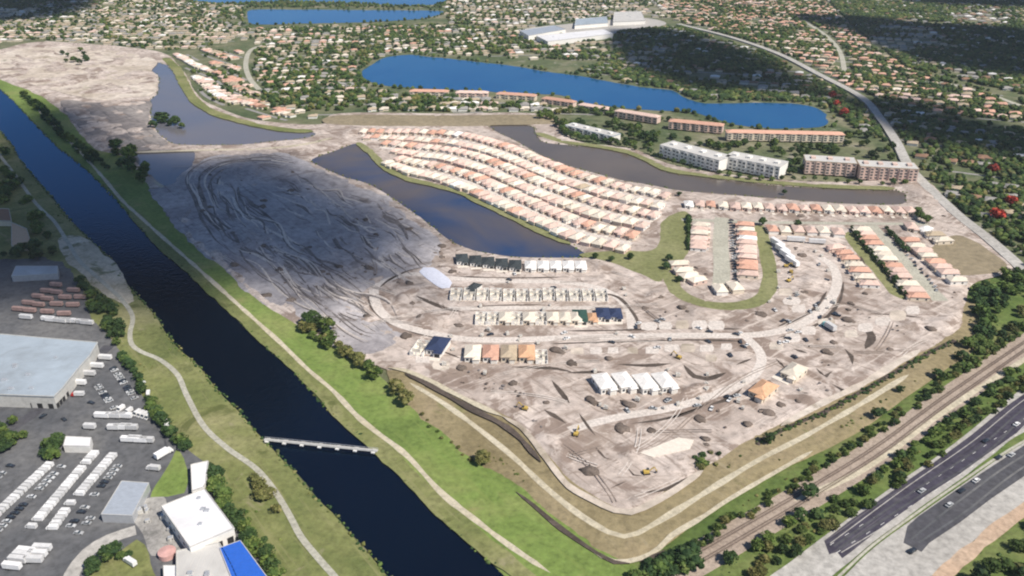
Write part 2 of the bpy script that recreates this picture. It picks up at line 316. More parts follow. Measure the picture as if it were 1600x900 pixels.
site_px = [(-60, 92), (0, 78), (60, 66), (150, 70), (250, 82), (285, 110), (310, 150), (345, 170), (400, 188), (500, 195), (530, 178), (700, 178), (850, 180), (900, 220), (985, 232), (1040, 255), (1100, 268), (1200, 280), (1300, 285), (1400, 282), (1450, 285), (1490, 330), (1560, 395), (1590, 420), (1560, 432), (1515, 450), (1507, 500), (1495, 525), (1400, 578), (1350, 607), (1290, 640), (1207, 675), (1100, 740), (1000, 802), (975, 808), (950, 797), (905, 770), (875, 745), (850, 712), (820, 682), (790, 657), (760, 642), (700, 617), (650, 592), (610, 580), (560, 565), (525, 545), (467, 512), (400, 470), (350, 425), (295, 380), (268, 340), (238, 302), (215, 270), (190, 245), (150, 235), (125, 212), (95, 175), (50, 145), (10, 130), (-60, 95)]
lakeA_px = [(487, 252), (520, 238), (558, 226), (575, 240), (598, 262), (632, 281), (672, 291), (720, 305), (760, 324), (800, 343), (850, 368), (890, 384), (913, 398), (913, 404), (820, 404), (780, 400), (740, 393), (705, 378), (684, 362), (660, 345), (630, 322), (600, 302), (570, 287), (535, 277), (502, 262)]
pond_px = [(205, 240), (297, 237), (302, 256), (275, 296), (258, 292), (240, 280), (221, 262)]
lagoon_px = [(203, 99), (250, 99), (270, 112), (281, 130), (299, 157), (330, 176), (375, 192), (430, 204), (490, 208), (482, 216), (430, 222), (380, 227), (300, 228), (262, 222), (240, 200), (236, 175), (234, 160), (246, 145), (247, 120), (228, 107)]
lakeB_px = [(765, 199), (800, 196), (833, 200), (850, 223), (925, 231), (975, 240), (1012, 256), (1040, 270), (1095, 278), (1200, 290), (1300, 297), (1400, 300), (1416, 312), (1408, 321), (1350, 321), (1250, 315), (1150, 307), (1060, 299), (1025, 292), (975, 284), (900, 264), (850, 246), (810, 224)]
blue_px = [(565, 114), (580, 102), (600, 91), (637, 86), (672, 89), (737, 96), (800, 103), (850, 112), (900, 118), (937, 125), (1000, 136), (1050, 142), (1070, 153), (1095, 161), (1150, 162), (1200, 161), (1250, 163), (1283, 172), (1292, 186), (1286, 197), (1240, 201), (1200, 200), (1150, 195), (1100, 181), (1075, 174), (1012, 172), (950, 166), (907, 160), (875, 149), (800, 146), (760, 143), (700, 140), (637, 137), (595, 133), (575, 126)]
far1_px = [(392, 16), (450, 15), (560, 16), (680, 17), (690, 22), (650, 30), (560, 35), (470, 37), (398, 38), (388, 28)]
far2_px = [(300, -12), (500, -10), (640, -12), (695, -6), (690, 5), (640, 9), (560, 5), (450, 2), (360, 5), (310, 3)]
far3_px = [(1280, -14), (1450, -14), (1720, -14), (1760, 16), (1600, 16), (1520, 13), (1430, 9), (1340, 5)]
far4_px = [(-120, -14), (60, -14), (140, -8), (147, 3), (120, 10), (70, 14), (30, 18), (-120, 26)]
yard_px = [(-120, 400), (0, 402), (95, 404), (130, 440), (155, 505), (196, 550), (220, 595), (245, 642), (268, 676), (292, 703), (326, 730), (340, 765), (374, 808), (410, 864), (436, 908), (480, 975), (500, 1030), (-300, 1030)]
perim_px = [(610, 570), (650, 655), (682, 676), (712, 707), (750, 732), (785, 747), (810, 767), (832, 786), (867, 816), (900, 839), (920, 855), (955, 875), (980, 878), (1020, 868), (1052, 846), (1105, 806), (1200, 746), (1330, 682), (1420, 618), (1502, 562), (1530, 535), (1520, 470), (1400, 520), (1000, 740), (800, 600)]
verge_px = [(960, 872), (985, 874), (1050, 845), (1105, 804), (1200, 744), (1330, 680), (1420, 616), (1500, 560), (1508, 520), (1512, 450), (1560, 430), (1620, 405), (1800, 380), (1900, 1030), (1060, 1030), (1040, 960), (1000, 900)]

def outline(px, step=6.0, jit=0.0, z=0.0, sm=True):
    P = GP(px, z); L = smooth(P, True, step) if sm else P
    if jit:
        n = len(L); T = np.roll(L, -1, 0)-np.roll(L, 1, 0); T /= np.maximum(np.hypot(T[:, 0], T[:, 1]), 1e-6)[:, None]
        d = (fbm(L[:, 0], L[:, 1], 18, 3)-.5)*2*jit; L = L+np.c_[-T[:, 1], T[:, 0]]*d[:, None]
    return L
WATER = {k: outline(p, 8, j) for k, p, j in (('canal', canal_R+canal_L[::-1], 1.5), ('lakeA', lakeA_px, 2), ('pond', pond_px, 2), ('lagoon', lagoon_px, 3), ('lakeB', lakeB_px, 2), ('blue', blue_px, 4), ('far1', far1_px, 5), ('far2', far2_px, 5))}
SITE = outline(site_px, 7, 1.5); YARD = outline(yard_px, 8, .5); PERIM = outline(perim_px, 8, 1); VERGE = outline(verge_px, 8, 1)
RBANK = outline(canal_R+[(u+18, v-6) for u, v in bank_out[::-1]], 7, .6); LBANK = outline(canal_L+[(u-14, v+2) for u, v in left_out[::-1]], 7, .6)
# keep ground flat where something is built: filled while rows, roads and patches are laid out (distance functions)
FLAT_LINES, FLAT_POLYS, FLAT_PTS = [], [], []
def flatness(P):
    f = np.ones(len(P))
    for L, wd in FLAT_LINES:
        m = (P[:, 0] > L[:, 0].min()-wd-8) & (P[:, 0] < L[:, 0].max()+wd+8) & (P[:, 1] > L[:, 1].min()-wd-8) & (P[:, 1] < L[:, 1].max()+wd+8)
        if m.any(): f[m] = np.minimum(f[m], sst(wd*.5+1, wd*.5+7, segdist(P[m], L)))
    for L in FLAT_POLYS:
        m = (P[:, 0] > L[:, 0].min()-8) & (P[:, 0] < L[:, 0].max()+8) & (P[:, 1] > L[:, 1].min()-8) & (P[:, 1] < L[:, 1].max()+8)
        if m.any(): f[m] = np.minimum(f[m], sst(1, 7, -sdf(P[m], L)))
    if FLAT_PTS:
        Q = np.array(FLAT_PTS); d = np.full(len(P), 1e9)
        for q in Q: d = np.minimum(d, np.hypot(P[:, 0]-q[0], P[:, 1]-q[1])-q[2])
        f = np.minimum(f, sst(0, 6, d))
    return f
def zone(name, L, mat, z0, z1, edge=4.0, near=4.0, far=9.0, split=800, relief=None, waters=(), wl=.5, clip=1900):
    """a sheet of ground inside outline L: rises from z0 at its edge to z1, with relief, dipping under the given waters"""
    x0, y0 = L.min(0); x1, y1 = L.max(0)
    pts = []
    for sp, lo, hi in ((near, -1e9, split), (far, split, clip), (30, clip, 1e9)):
        X, Y = np.meshgrid(np.arange(x0, x1, sp), np.arange(max(y0, lo), min(y1, hi), sp))
        if X.size:
            Q = np.c_[X.ravel(), Y.ravel()]+rng.uniform(-.3, .3, (X.size, 2))*sp; pts.append(Q)
    P = np.concatenate(pts); d = sdf(P, L); P = P[d > near*.45]
    for W in waters:
        if (np.abs(sdf(W, L)) > 0).all():
            pass
        dw = np.abs(segdist(P, W, True)); P = P[dw > near*.4]
        Wi = W[sdf(W, L) > 2.0]; P = np.concatenate([P, Wi])
    A = np.concatenate([L, P]); n = len(L)
    r = geometry.delaunay_2d_cdt([Vector(p) for p in A], [(i, (i+1) % n) for i in range(n)], [], 1, 1e-4)
    V = np.array([(v.x, v.y) for v in r[0]]); Fc = r[2]
    d = segdist(V, L, True); z = z0+(z1-z0)*sst(0, edge, d)
    if relief is not None: z = z+relief(V)*sst(edge*.5, edge*2.5, d)*flatness(V)
    for W in waters:
        s = sdf(V, W); z = np.where(s > 0, wl-.05-1.5*sst(0, 8, s), np.minimum(z, wl+.02+(z1-wl+3)*sst(0, 14, -s)))
    o = mesh_obj(name, np.c_[V, z], Fc, mat, smooth_=True); o['kind'] = 'structure'; return o
def water(name, L, mat, z):
    r = geometry.delaunay_2d_cdt([Vector(p) for p in L], [(i, (i+1) % len(L)) for i in range(len(L))], [], 1, 1e-4)
    o = mesh_obj(name, [(v.x, v.y, z) for v in r[0]], r[2], mat); o['kind'] = 'structure'; return o
def ribbon(name, px, wd, mat, z, flat=True, th=.3, kind='structure', closed=False, wv=.0, line=None, zpx=None):
    L = smooth(GP(px, z if zpx is None else zpx), closed, 5) if line is None else line
    n = len(L); T = np.gradient(L, axis=0) if not closed else np.roll(L, -1, 0)-np.roll(L, 1, 0)
    T = T/np.maximum(np.hypot(T[:, 0], T[:, 1]), 1e-6)[:, None]; Nn = np.c_[-T[:, 1], T[:, 0]]
    hw = wd/2*(1+(fbm(L[:, 0], L[:, 1], 15)-.5)*2*wv)[:, None] if wv else wd/2
    if wv and not closed:
        t_ = np.r_[0, np.cumsum(np.hypot(*np.diff(L, axis=0).T))]; hw = hw*np.maximum(sst(0, 9, np.minimum(t_, t_[-1]-t_)), .04)[:, None]
    a, b = L+Nn*hw, L-Nn*hw; V = []; Fc = []
    for i in range(n): V += [(*a[i], z), (*b[i], z), (*a[i], z-th), (*b[i], z-th)]
    for i in range(n if closed else n-1):
        j = (i+1) % n; p, q = 4*i, 4*j; Fc += [(p, p+1, q+1, q), (p+2, p, q, q+2), (p+1, p+3, q+3, q+1)]
    if flat: FLAT_LINES.append((L, wd))
    if name is None: return L, V, Fc
    o = mesh_obj(name, V, Fc, mat); o['kind'] = kind; return o
def patch(name, px, mat, z, jit=2.0, th=.25, flat=True, sm=True):
    L = outline(px, 5, jit, z, sm)
    r = geometry.delaunay_2d_cdt([Vector(p) for p in L], [(i, (i+1) % len(L)) for i in range(len(L))], [], 1, 1e-4)
    V = [(v.x, v.y, z) for v in r[0]]; n = len(L); V2 = [(p[0], p[1], z-th) for p in L]; b = len(V)
    V += [(p[0], p[1], z) for p in L]+V2
    Fc = list(r[2])+[(b+i, b+n+i, b+n+(i+1) % n, b+(i+1) % n) for i in range(n)]
    if flat: FLAT_POLYS.append(L)
    o = mesh_obj(name, V, Fc, mat); o['kind'] = 'structure'; return o

ZS, ZB, ZL, ZY, ZP, ZV = 2.2, 1.1, 1.2, 1.3, 1.45, .9     # levels of site, right bank, left bank, yard, perimeter field, verge

# ------------------------------------------------------------------ setting
R_ = 26000
og = mesh_obj('ground', [(-R_, -4000, 0), (R_, -4000, 0), (R_, R_, 0), (-R_, R_, 0)], [(0, 1, 2, 3)], M['suburb']); og['kind'] = 'structure'
water('canal_water', WATER['canal'], M['canal'], .3)
for k, m in (('blue', 'bluelake'), ('far1', 'bluelake'), ('far2', 'bluelake')): water('lake_water', WATER[k], M[m], .25)
for k, m in (('lakeA', 'mixedlake'), ('pond', 'greylake'), ('lagoon', 'greylake'), ('lakeB', 'brownlake')): water('pond_water', WATER[k], M[m], 1.25)
# roads and tracks on the building site
ribbon('site_road', [(584, 452), (586, 470), (596, 488), (620, 505), (650, 515), (690, 524), (730, 530), (800, 531), (880, 528), (950, 526), (1060, 524), (1160, 524), (1210, 519), (1250, 507), (1282, 486), (1302, 460), (1308, 436), (1300, 415), (1282, 402)], 8, M['siteroad'], ZS+.12)
ribbon('site_road', [(1166, 527), (1184, 545), (1190, 562), (1182, 582), (1160, 598), (1125, 613), (1080, 629), (1030, 641), (975, 650), (930, 660), (890, 672)], 7, M['siteroad'], ZS+.08)
ribbon('site_road', [(584, 452), (600, 440), (640, 428), (700, 434), (780, 439), (860, 440), (920, 446), (958, 460), (982, 484), (988, 515)], 7, M['siteroad'], ZS+.06)
ribbon('site_road', [(700, 482), (780, 481), (880, 481), (960, 480)], 6, M['siteroad'], ZS+.05)
ribbon('dirt_track', [(240, 282), (270, 305), (300, 337), (340, 375), (380, 405), (420, 438), (440, 458)], 3.5, M['track'], ZS+.1, wv=.3)
ribbon('dirt_track', [(606, 574), (635, 579), (670, 594), (705, 612), (745, 632), (785, 650)], 4, M['track'], ZS+.12, wv=.3)
ribbon('dirt_track', [(785, 650), (815, 668), (842, 700), (868, 735), (890, 760), (925, 780), (960, 797), (985, 800), (1005, 793), (1055, 765), (1100, 733)], 4, M['sand'], ZS+.14, wv=.4)
ribbon('dirt_track', [(1220, 665), (1280, 632), (1345, 601), (1400, 568), (1440, 545)], 5, M['sand'], ZS+.12, wv=.4)
ribbon('dirt_track', [(205, 238), (260, 236), (330, 234), (400, 233), (470, 226), (520, 215)], 7, M['gravel'], ZS+.1, wv=.3)
ribbon('residential_street', [(1128, 340), (1126, 380), (1128, 420), (1126, 448)], 14, M['path'], ZS+.1)
ribbon('residential_street', [(1065, 343), (1190, 347), (1330, 349), (1450, 350)], 7, M['path'], ZS+.09)
ribbon('residential_street', [(1360, 352), (1400, 395), (1440, 440), (1470, 470)], 13, M['path'], ZS+.08)
# lawns and fields on the site
ribbon('lawn_strip', [(558, 222), (578, 237), (600, 259), (634, 278), (674, 288), (722, 302), (762, 321), (802, 340), (852, 364), (892, 381)], 10, M['lawn'], ZS+.04, wv=.4)
ribbon('lawn_strip', [(1046, 425), (1058, 455), (1098, 474), (1150, 478), (1190, 466), (1203, 435), (1195, 385), (1186, 350)], 13, M['lawn'], ZS+.05, wv=.2)
ribbon('lawn_strip', [(838, 207), (880, 221), (925, 227), (975, 236), (1012, 250), (1045, 265), (1095, 273), (1200, 284), (1300, 291), (1400, 294)], 12, M['lawn'], ZS+.03, wv=.3)
ribbon('lawn_strip', [(258, 90), (276, 108), (290, 135), (306, 158), (335, 176), (380, 190), (440, 202), (490, 205)], 16, M['left_grass'], ZS+.03, wv=.3)
ribbon('lawn_strip', [(1325, 362), (1350, 395), (1380, 428), (1412, 468)], 14, M['lawn'], ZS+.04, wv=.2)
patch('lawn', [(1036, 346), (1074, 332), (1074, 395), (1046, 424), (1030, 440), (1000, 428), (950, 408), (905, 398), (960, 391), (1022, 388)], M['lawn'], ZS+.06)
patch('dry_field', [(520, 194), (530, 180), (700, 180), (840, 180), (880, 192), (790, 195), (700, 197)], M['dryfield'], ZS+.06)
patch('dry_field', [(1450, 392), (1500, 368), (1572, 414), (1520, 430), (1480, 424)], M['dryfield'], ZS+.06)
patch('sand_flat', [(-30, 96), (60, 72), (150, 76), (240, 92), (236, 112), (244, 130), (238, 148), (200, 152), (150, 156), (80, 140), (30, 125)], M['sand'], ZS+.06, flat=False)
patch('mud_flat', [(95, 158), (150, 160), (232, 158), (232, 178), (240, 202), (262, 224), (240, 232), (205, 238), (180, 240), (150, 222), (120, 196)], M['brownmud'], ZS+.08, flat=False)
patch('gravel_flat', [(92, 372), (120, 368), (150, 384), (188, 425), (210, 470), (196, 478), (160, 455), (130, 430), (100, 405)], M['gravel'], ZL+.06, 3)
for (u0, v0, du, dv, n) in ((902, 549, 29, -.8, 9), (1212, 540, 26, -12, 4), (1330, 520, 24, -9, 5), (905, 508, 27, 0, 9), (1225, 455, 12, 14, 3), (1110, 560, 0, 0, 1), (690, 570, -30, -9, 2)):
    for k in range(n):
        if (u0, k) in ((905, 0), (905, 1), (905, 2), (905, 3)): continue
        u, v = u0+k*du+random.uniform(-2, 2), v0+k*dv+random.uniform(-1.5, 1.5); q, e = 9.5+random.uniform(-1.5, 1.5), 6+random.uniform(-1, 1)
        patch('graded_pad', [(u-q, v-e*.9), (u+q, v-e), (u+q*1.08, v+e), (u-q*1.05, v+e*.95)], M['siteroad'] if k % 3 else M['sand'], ZS+.14, 1.2, flat=True)
# banks of the canal, perimeter field, verge
ribbon('bank_path', [(-40, 190), (0, 243), (25, 275), (50, 310), (68, 330), (85, 346), (107, 380), (125, 408), (160, 440), (190, 468), (207, 494), (203, 520), (206, 538), (220, 549), (250, 562), (277, 585), (292, 618), (318, 665), (355, 700), (400, 732), (430, 768), (454, 808), (470, 838), (500, 875), (530, 910), (560, 960)], 3.4, M['path'], ZL+.22)
ribbon('dirt_track', [(60, 172), (120, 232), (160, 276), (190, 312), (218, 338), (250, 367), (300, 411), (350, 456), (400, 501), (440, 537), (480, 576), (520, 610), (556, 648), (587, 674), (635, 711), (690, 770), (745, 814), (800, 855), (860, 895)], 3.4, M['track'], ZB+.1, wv=.5)
ribbon('dirt_track', [(640, 598), (690, 628), (740, 664), (800, 712), (850, 759), (900, 800), (950, 831), (975, 838), (996, 833), (1050, 802), (1125, 755), (1190, 716), (1260, 680), (1340, 634), (1420, 585)], 3.6, M['track'], ZP+.1, wv=.4)
ribbon('dirt_track', [(920, 858), (960, 877), (1000, 872), (1030, 856), (1050, 836), (1100, 806), (1137, 781), (1200, 744), (1270, 704)], 2.6, M['track'], ZP+.12, wv=.6)
DARK = [([(880, 517), (960, 516), (1060, 513), (1160, 514)], 2.2), ([(860, 537), (960, 534), (1080, 531), (1160, 533)], 2), ([(1215, 510), (1250, 497), (1276, 478), (1292, 455)], 2.5), ([(1215, 528), (1260, 515), (1290, 497), (1312, 470), (1318, 440)], 2.2),
    ([(925, 456), (965, 464), (990, 490), (998, 508)], 3), ([(650, 462), (676, 474), (700, 483), (722, 487)], 4), ([(592, 450), (610, 436), (640, 422), (672, 414)], 3), ([(576, 455), (579, 478), (600, 499), (642, 518), (700, 531)], 2), ([(985, 662), (1040, 654), (1100, 634)], 2),
    ([(965, 569), (1010, 571), (1048, 568)], 4), ([(885, 582), (945, 581)], 3), ([(800, 573), (870, 576), (900, 584)], 3), ([(862, 594), (876, 612), (890, 630)], 4), ([(850, 640), (875, 655), (885, 662)], 4), ([(905, 646), (920, 668), (930, 680)], 2.5), ([(1068, 570), (1085, 588), (1105, 592), (1135, 582)], 5), ([(1150, 570), (1175, 560)], 3),
    ([(1105, 634), (1140, 622), (1160, 606)], 3), ([(1040, 655), (1075, 645), (1110, 628)], 3), ([(978, 728), (990, 742), (1008, 744)], 2.5), ([(955, 762), (978, 752)], 3), ([(930, 698), (945, 715), (955, 718)], 3), ([(1000, 770), (1040, 764), (1075, 745)], 2), ([(1345, 505), (1362, 525), (1352, 545)], 5), ([(1360, 490), (1400, 492), (1440, 496)], 2),
    ([(1320, 545), (1330, 556), (1332, 570)], 4), ([(1275, 575), (1290, 588), (1300, 580)], 4), ([(1345, 400), (1352, 420), (1368, 438)], 3), ([(715, 432), (800, 434), (880, 433)], 2), ([(735, 480), (780, 477), (850, 476)], 1.6), ([(690, 548), (720, 560)], 2.5), ([(470, 505), (500, 520), (530, 540)], 3), ([(1240, 545), (1262, 552)], 4), ([(1300, 600), (1318, 610), (1305, 620)], 4), ([(1212, 560), (1228, 576)], 3)]
for px, wd in DARK: ribbon('damp_rut', px, wd, M['darksoil_shade'], ZS+.07+.004*(len(px)), wv=.7, flat=True)
EDGE_SHADE = [(1180, 694), (1207, 679), (1250, 659), (1290, 642), (1350, 609), (1400, 580), (1440, 557), (1492, 530)]
ribbon('dark_edge_strip', EDGE_SHADE, 3, M['darksoil_shade'], ZP+.25, wv=.25)  # dark soil colour paints in the shaded slope below the site edge
ribbon('dark_edge_strip', [(806, 768), (832, 788), (867, 818), (900, 842), (930, 862), (960, 878), (985, 880)], 2.6, M['darksoil_shade'], ZP+.15, wv=.4)  # dark strip following the outer edge of the field
ribbon('dark_edge_strip', [(1000, 877), (1022, 869), (1040, 858)], 3, M['darksoil_shade'], ZP+.15, wv=.4)  # short dark strip at the field corner
ribbon('dark_edge_strip', [(632, 583), (665, 598), (700, 618), (740, 640), (780, 660), (808, 680), (832, 706), (846, 722)], 4, M['darksoil_shade'], ZP+1.1, wv=.7)  # dark colour painted as the shade under the pale site edge
ribbon('bank_edge_grass', [(205, 330), (236, 362), (262, 390), (298, 420), (345, 463), (398, 513), (440, 549), (475, 583), (512, 620), (545, 655), (576, 683), (612, 716), (660, 764), (705, 806), (755, 850), (810, 893), (880, 960)], 11, M['left_grass'], ZB+.05, wv=.35)
def mounds(V):
    a = fbm(V[:, 0], V[:, 1], 26, 4); b = fbm(V[:, 0]*1.0, V[:, 1], 90, 2)
    c, s = math.cos(FUR), math.sin(FUR); U = V[:, 0]*c+V[:, 1]*s; W = -V[:, 0]*s+V[:, 1]*c
    f = np.abs(fbm(U/6, W, 13, 3)-.5)*2
    left = sst(60, -120, V[:, 0]-(-40))
    return np.maximum((sst(.52, .75, a)*2.8*sst(.35, .6, b)+(a-.5)*1.4)+(-1.3*sst(.25, .0, f)+.9*sst(.3, .6, f))*(.35+.65*left)-.2, -.45)
def soft(V): return (fbm(V[:, 0], V[:, 1], 30, 3)-.5)*.9
def bankshape(L, amp=.8): return lambda V: (fbm(V[:, 0], V[:, 1], 25, 3)-.5)*amp

# ------------------------------------------------------------------ building kits
def house_kit(name, wall, roof, w_=9.4, d_=15.0, h_=3.4, rise=2.4, garage=True):
    """front faces -y; an Empty with wall, roof, garage door, entrance door and windows"""
    r = empty(name)
    MB().box(-w_/2, w_/2, -d_/2, d_/2, -.3, h_).box(w_*.02, w_/2-.6, -d_/2-2.2, -d_/2, -.3, h_-.5).build('wall', M[wall], r)
    MB().hip(w_, d_, h_, rise, .5).build('roof', M[roof], r)
    MB().hip(w_*.5-.4, 3.6, h_-.45, 1.1, .35, cx=w_*.27, cy=-d_/2-.6).build('porch_roof', M[roof], r)
    if garage:
        MB().box(w_*.02+.6, w_/2-1.2, -d_/2-2.26, -d_/2-2.18, 0, 2.3).build('garage_door', M['door'], r)
        MB().box(-1.6, -.6, -d_/2-.07, -d_/2+.05, 0, 2.2).build('door', M['darkdoor'], r)
        a = MB().box(-w_/2+.7, -2.2, -d_/2-.06, -d_/2+.05, .9, 2.4).build('window', M['glass'], r)
        for x, y, rz in ((-w_/2, -3, 0), (-w_/2, 4, 0), (w_/2, -2, 0), (w_/2, 5, 0)):
            MB().box(x-.06, x+.06, y-.8, y+.8, .9, 2.3).build('window', M['glass'], r)
    return r
def shell_kit(name, slab=True):
    """a house at the wall stage: slab, block walls with openings, partitions, no roof"""
    r = empty(name); w_, d_ = 9.4, 17.0
    MB().box(-w_/2-.2, w_/2+.2, -d_/2-.2, d_/2+.2, -.3, .12).build('slab', M['slab'], r)
    b = MB(); t = .22
    for x in (-w_/2, w_/2-t): b.box(x, x+t, -d_/2, d_/2, .125, 3.0)
    for y0, segs in ((-d_/2, ((-w_/2+t, -1.8), (-.6, .2), (3.6, w_/2-t))), (d_/2-t, ((-w_/2+t, -2), (.5, w_/2-t)))):
        for a, c in segs: b.box(a, c, y0, y0+t, .125, 3.0)
        b.box(-w_/2+t, w_/2-t, y0, y0+t, 3.005, 3.25)
    b.build('block_wall', M['wall_white'], r)
    for y, a, c in ((-4, -4.4, 1.2), (1.5, -1.5, 4.4), (5, -4.4, .5)): MB().box(a, c, y, y+.15, .125, 2.9).build('partition', M['block'], r)
    MB().box(.4, .55, -3.8, 1.4, .125, 2.9).build('partition', M['block'], r)
    return r
def truss_kit(name, roof):
    """walls up, dark felt on the roof deck, open white porch frame"""
    r = house_kit(name, 'wall_white', roof, 9.8, 15, 3.2, 2.0, False)
    for x in (-3.6, -1.2): MB().box(x, x+1.4, -7.56, -7.45, .7, 2.3).build('window', M['glass'], r)
    MB().box(.9, 3.9, -9.76, -9.68, 0, 2.2).build('garage_opening', M['dark'], r)
    MB().box(-4.8, 4.8, -13.5, -9.9, -.2, .08).build('driveway', M['slab'], r)
    return r
KIT = {}
def kit(key, maker, *a):
    if key not in KIT:
        KIT[key] = maker(*a); return KIT[key], True
    return copy_tree(KIT[key]), False
def place(key, maker, args, x, y, z, rz, label, cat, group, sc=1.0):
    o, first = kit(key, maker, *args)
    o.location = (x, y, z); o.rotation_euler = (0, 0, rz); o.scale = (sc, sc, sc)
    o['label'] = label; o['category'] = cat; o['group'] = group; FLAT_PTS.append((x, y, 10)); return o
ROOFWORD = {'roof_pink': 'pink-tiled', 'roof_terra': 'terracotta-tiled', 'roof_cream': 'cream-tiled', 'roof_white': 'white-roofed', 'roof_grey': 'grey-roofed', 'roof_tan': 'tan-roofed', 'roof_red': 'red-roofed', 'roof_orange': 'orange-tiled', 'roof_brown': 'brown-roofed', 'roof_dark': 'black-felted', 'roof_navy': 'navy-felted', 'roof_green': 'dark green felted'}
DRIVES = MB()
def house_row(px, spacing, side, pal, where, z=ZS, line=None, skip=None, drive=True, name='townhouse'):
    """houses along a line; side = +1 turns the fronts to the left of the line's direction, -1 to its right"""
    L = smooth(GP(px, z), False, 4) if line is None else line
    P, A = resample(L, spacing, spacing*.5); k = 0; n = len(P)
    for (x, y), a in zip(P, A):
        if skip is not None and skip(x, y): continue
        k += 1; roof = random.choices([p for p, _ in pal], [q for _, q in pal])[0]; wall = random.choice(['wall_cream', 'wall_white', 'wall_pink']) if roof != 'roof_white' else 'wall_white'
        rz = a+math.pi if side > 0 else a
        dx, dy = random.uniform(-.5, .5), random.uniform(-2.0, 2.0)
        place((name, roof, wall), house_kit, (name, wall, roof), x+dx, y+dy, z+.02, rz+random.uniform(-.05, .05), f'{ROOFWORD[roof]} {name}, {nth(k)} from left {where}', name, 'townhouses of the new estate', random.uniform(.9, 1.04))
        if drive:
            c, s = math.cos(rz), math.sin(rz)
            q = [(x+c*u-s*v, y+s*u+c*v) for u, v in ((.8, -15.2), (4.2, -15.2), (4.2, -10.8), (.8, -10.8))]; DRIVES.prism(q, z-.15, z+.16+.002*(k % 7))
PAL1 = [('roof_pink', 5), ('roof_cream', 6), ('roof_terra', .8), ('roof_white', .4), ('roof_tan', .8)]
PALP = [('roof_pink', 5), ('roof_terra', 2.0), ('roof_cream', 3.5), ('roof_white', .3)]
# the six curving rows between the brown canal and the brown lake
U_ = smooth(GP([(560, 206), (620, 206), (690, 208), (740, 214), (800, 231), (850, 251), (900, 270), (975, 291), (1052, 307)], ZS), False, 4)
D_ = smooth(GP([(592, 252), (640, 274), (680, 284), (724, 298), (764, 317), (804, 336), (850, 357), (894, 377), (975, 396)], ZS), False, 4)
def lerp_line(t, n=90):
    def even(L): 
        s = np.r_[0, np.cumsum(np.hypot(*np.diff(L, axis=0).T))]; q = np.linspace(0, s[-1], n); return np.c_[np.interp(q, s, L[:, 0]), np.interp(q, s, L[:, 1])]
    a, b = even(U_), even(D_); return a*(1-t)+b*t
for i, (t, sd, cut) in enumerate(((.04, -1, 0), (.25, 1, 0), (.40, -1, 5), (.60, 1, 8), (.755, -1, 10), (.965, 1, 4))):
    line = lerp_line(t)[cut:]
    house_row(None, 11.6, sd, PAL1 if i % 2 else PALP, f'in the {nth(i+1)} curving row below the brown canal', line=line)
for i, t in enumerate((.145, .50, .86)): ribbon('residential_street', None, 9, M['siteroad'], ZS+.07, line=lerp_line(t)[4*i:])
house_row([(1066, 321), (1200, 327), (1300, 330), (1424, 333)], 11.6, -1, PALP, 'in the straight row along the brown canal')
house_row([(1196, 362), (1318, 366)], 12, 1, PALP, 'in the short row behind the lawn hedge', drive=False)
house_row([(1094, 352), (1090, 396)], 11.4, 1, PALP, 'in the column west of the paved court', drive=False)
house_row([(1166, 352), (1170, 440)], 11.4, -1, PALP, 'in the column east of the paved court', drive=False)
house_row([(1056, 412), (1070, 430), (1096, 446)], 12, 1, [('roof_cream', 1)], 'around the cul-de-sac lawn', drive=False)
house_row([(1112, 455), (1165, 452)], 13, 1, PAL1, 'at the foot of the paved court', drive=False)
house_row([(1298, 386), (1322, 402), (1345, 430), (1358, 448)], 12.5, -1, PALP, 'in the slanting row by the curved road', drive=False)
house_row([(1342, 358), (1375, 395), (1402, 428), (1436, 470)], 12, -1, PALP, 'in the slanting row behind the long hedge', drive=False)
house_row([(1416, 376), (1450, 404), (1478, 428), (1500, 448)], 12, 1, PALP, 'in the slanting row beside the bare field', drive=False)
house_row([(1412, 358), (1446, 362), (1474, 380)], 13, -1, PAL1, 'in the corner by the boundary road', drive=False)
# houses still being built
def odd(key, maker, args, u, v, rz, label, cat, group, sc=1.0, z=ZS):
    x, y = G(u, v, z); return place(key, maker, args, x, y, z+.02, rz, label, cat, group, sc)
for k, u in enumerate((722, 743, 763, 784, 805)):
    odd(('truss', 'd'), truss_kit, ('unfinished_house', 'roof_dark'), u, 408+k*2.4, .12-.03*k, f'half-built white house under black roofing felt, {nth(k+1)} from the left below the lake', 'unfinished house', 'felted houses below the brown lake', 1.02)
for k in range(5):
    odd(('th', 'w'), house_kit, ('townhouse', 'wall_white', 'roof_white'), 829+k*19.5, 419, 0, f'new all-white house, {nth(k+1)} from the left along the lower lake shore', 'townhouse', 'white houses below the brown lake', .98)
odd(('truss', 'd'), truss_kit, ('unfinished_house', 'roof_dark'), 741, 452, -.5, 'lone half-built house under black felt left of the roofless row', 'unfinished house', 'felted houses below the brown lake', .8)
for k in range(12): odd('shell', shell_kit, ('house_shell',), 713+k*20.6, 463+random.uniform(-1, 1), 0, f'roofless white house shell, {nth(k+1)} from the left in the upper roofless row', 'house shell', 'roofless house shells')
for k in range(9):
    if k in (2, 4, 6, 7, 8): odd(('th', 'ct'), house_kit, ('townhouse', 'wall_cream', 'roof_cream'), 752+k*18.6, 500, 0, f'cream-roofed house, {nth(k+1)} place along the lower middle row', 'townhouse', 'cream houses in the lower middle row', .92)
    else: odd('shell', shell_kit, ('house_shell',), 752+k*18.6, 500, 0, f'roofless white house shell, {nth(k+1)} place along the lower middle row', 'house shell', 'roofless house shells', .95)
odd(('truss', 'g'), truss_kit, ('unfinished_house', 'roof_green'), 906, 498, 0, 'half-built house under dark green felt at the end of the middle row', 'unfinished house', 'dark felted houses at the end of the middle row', 1.05)
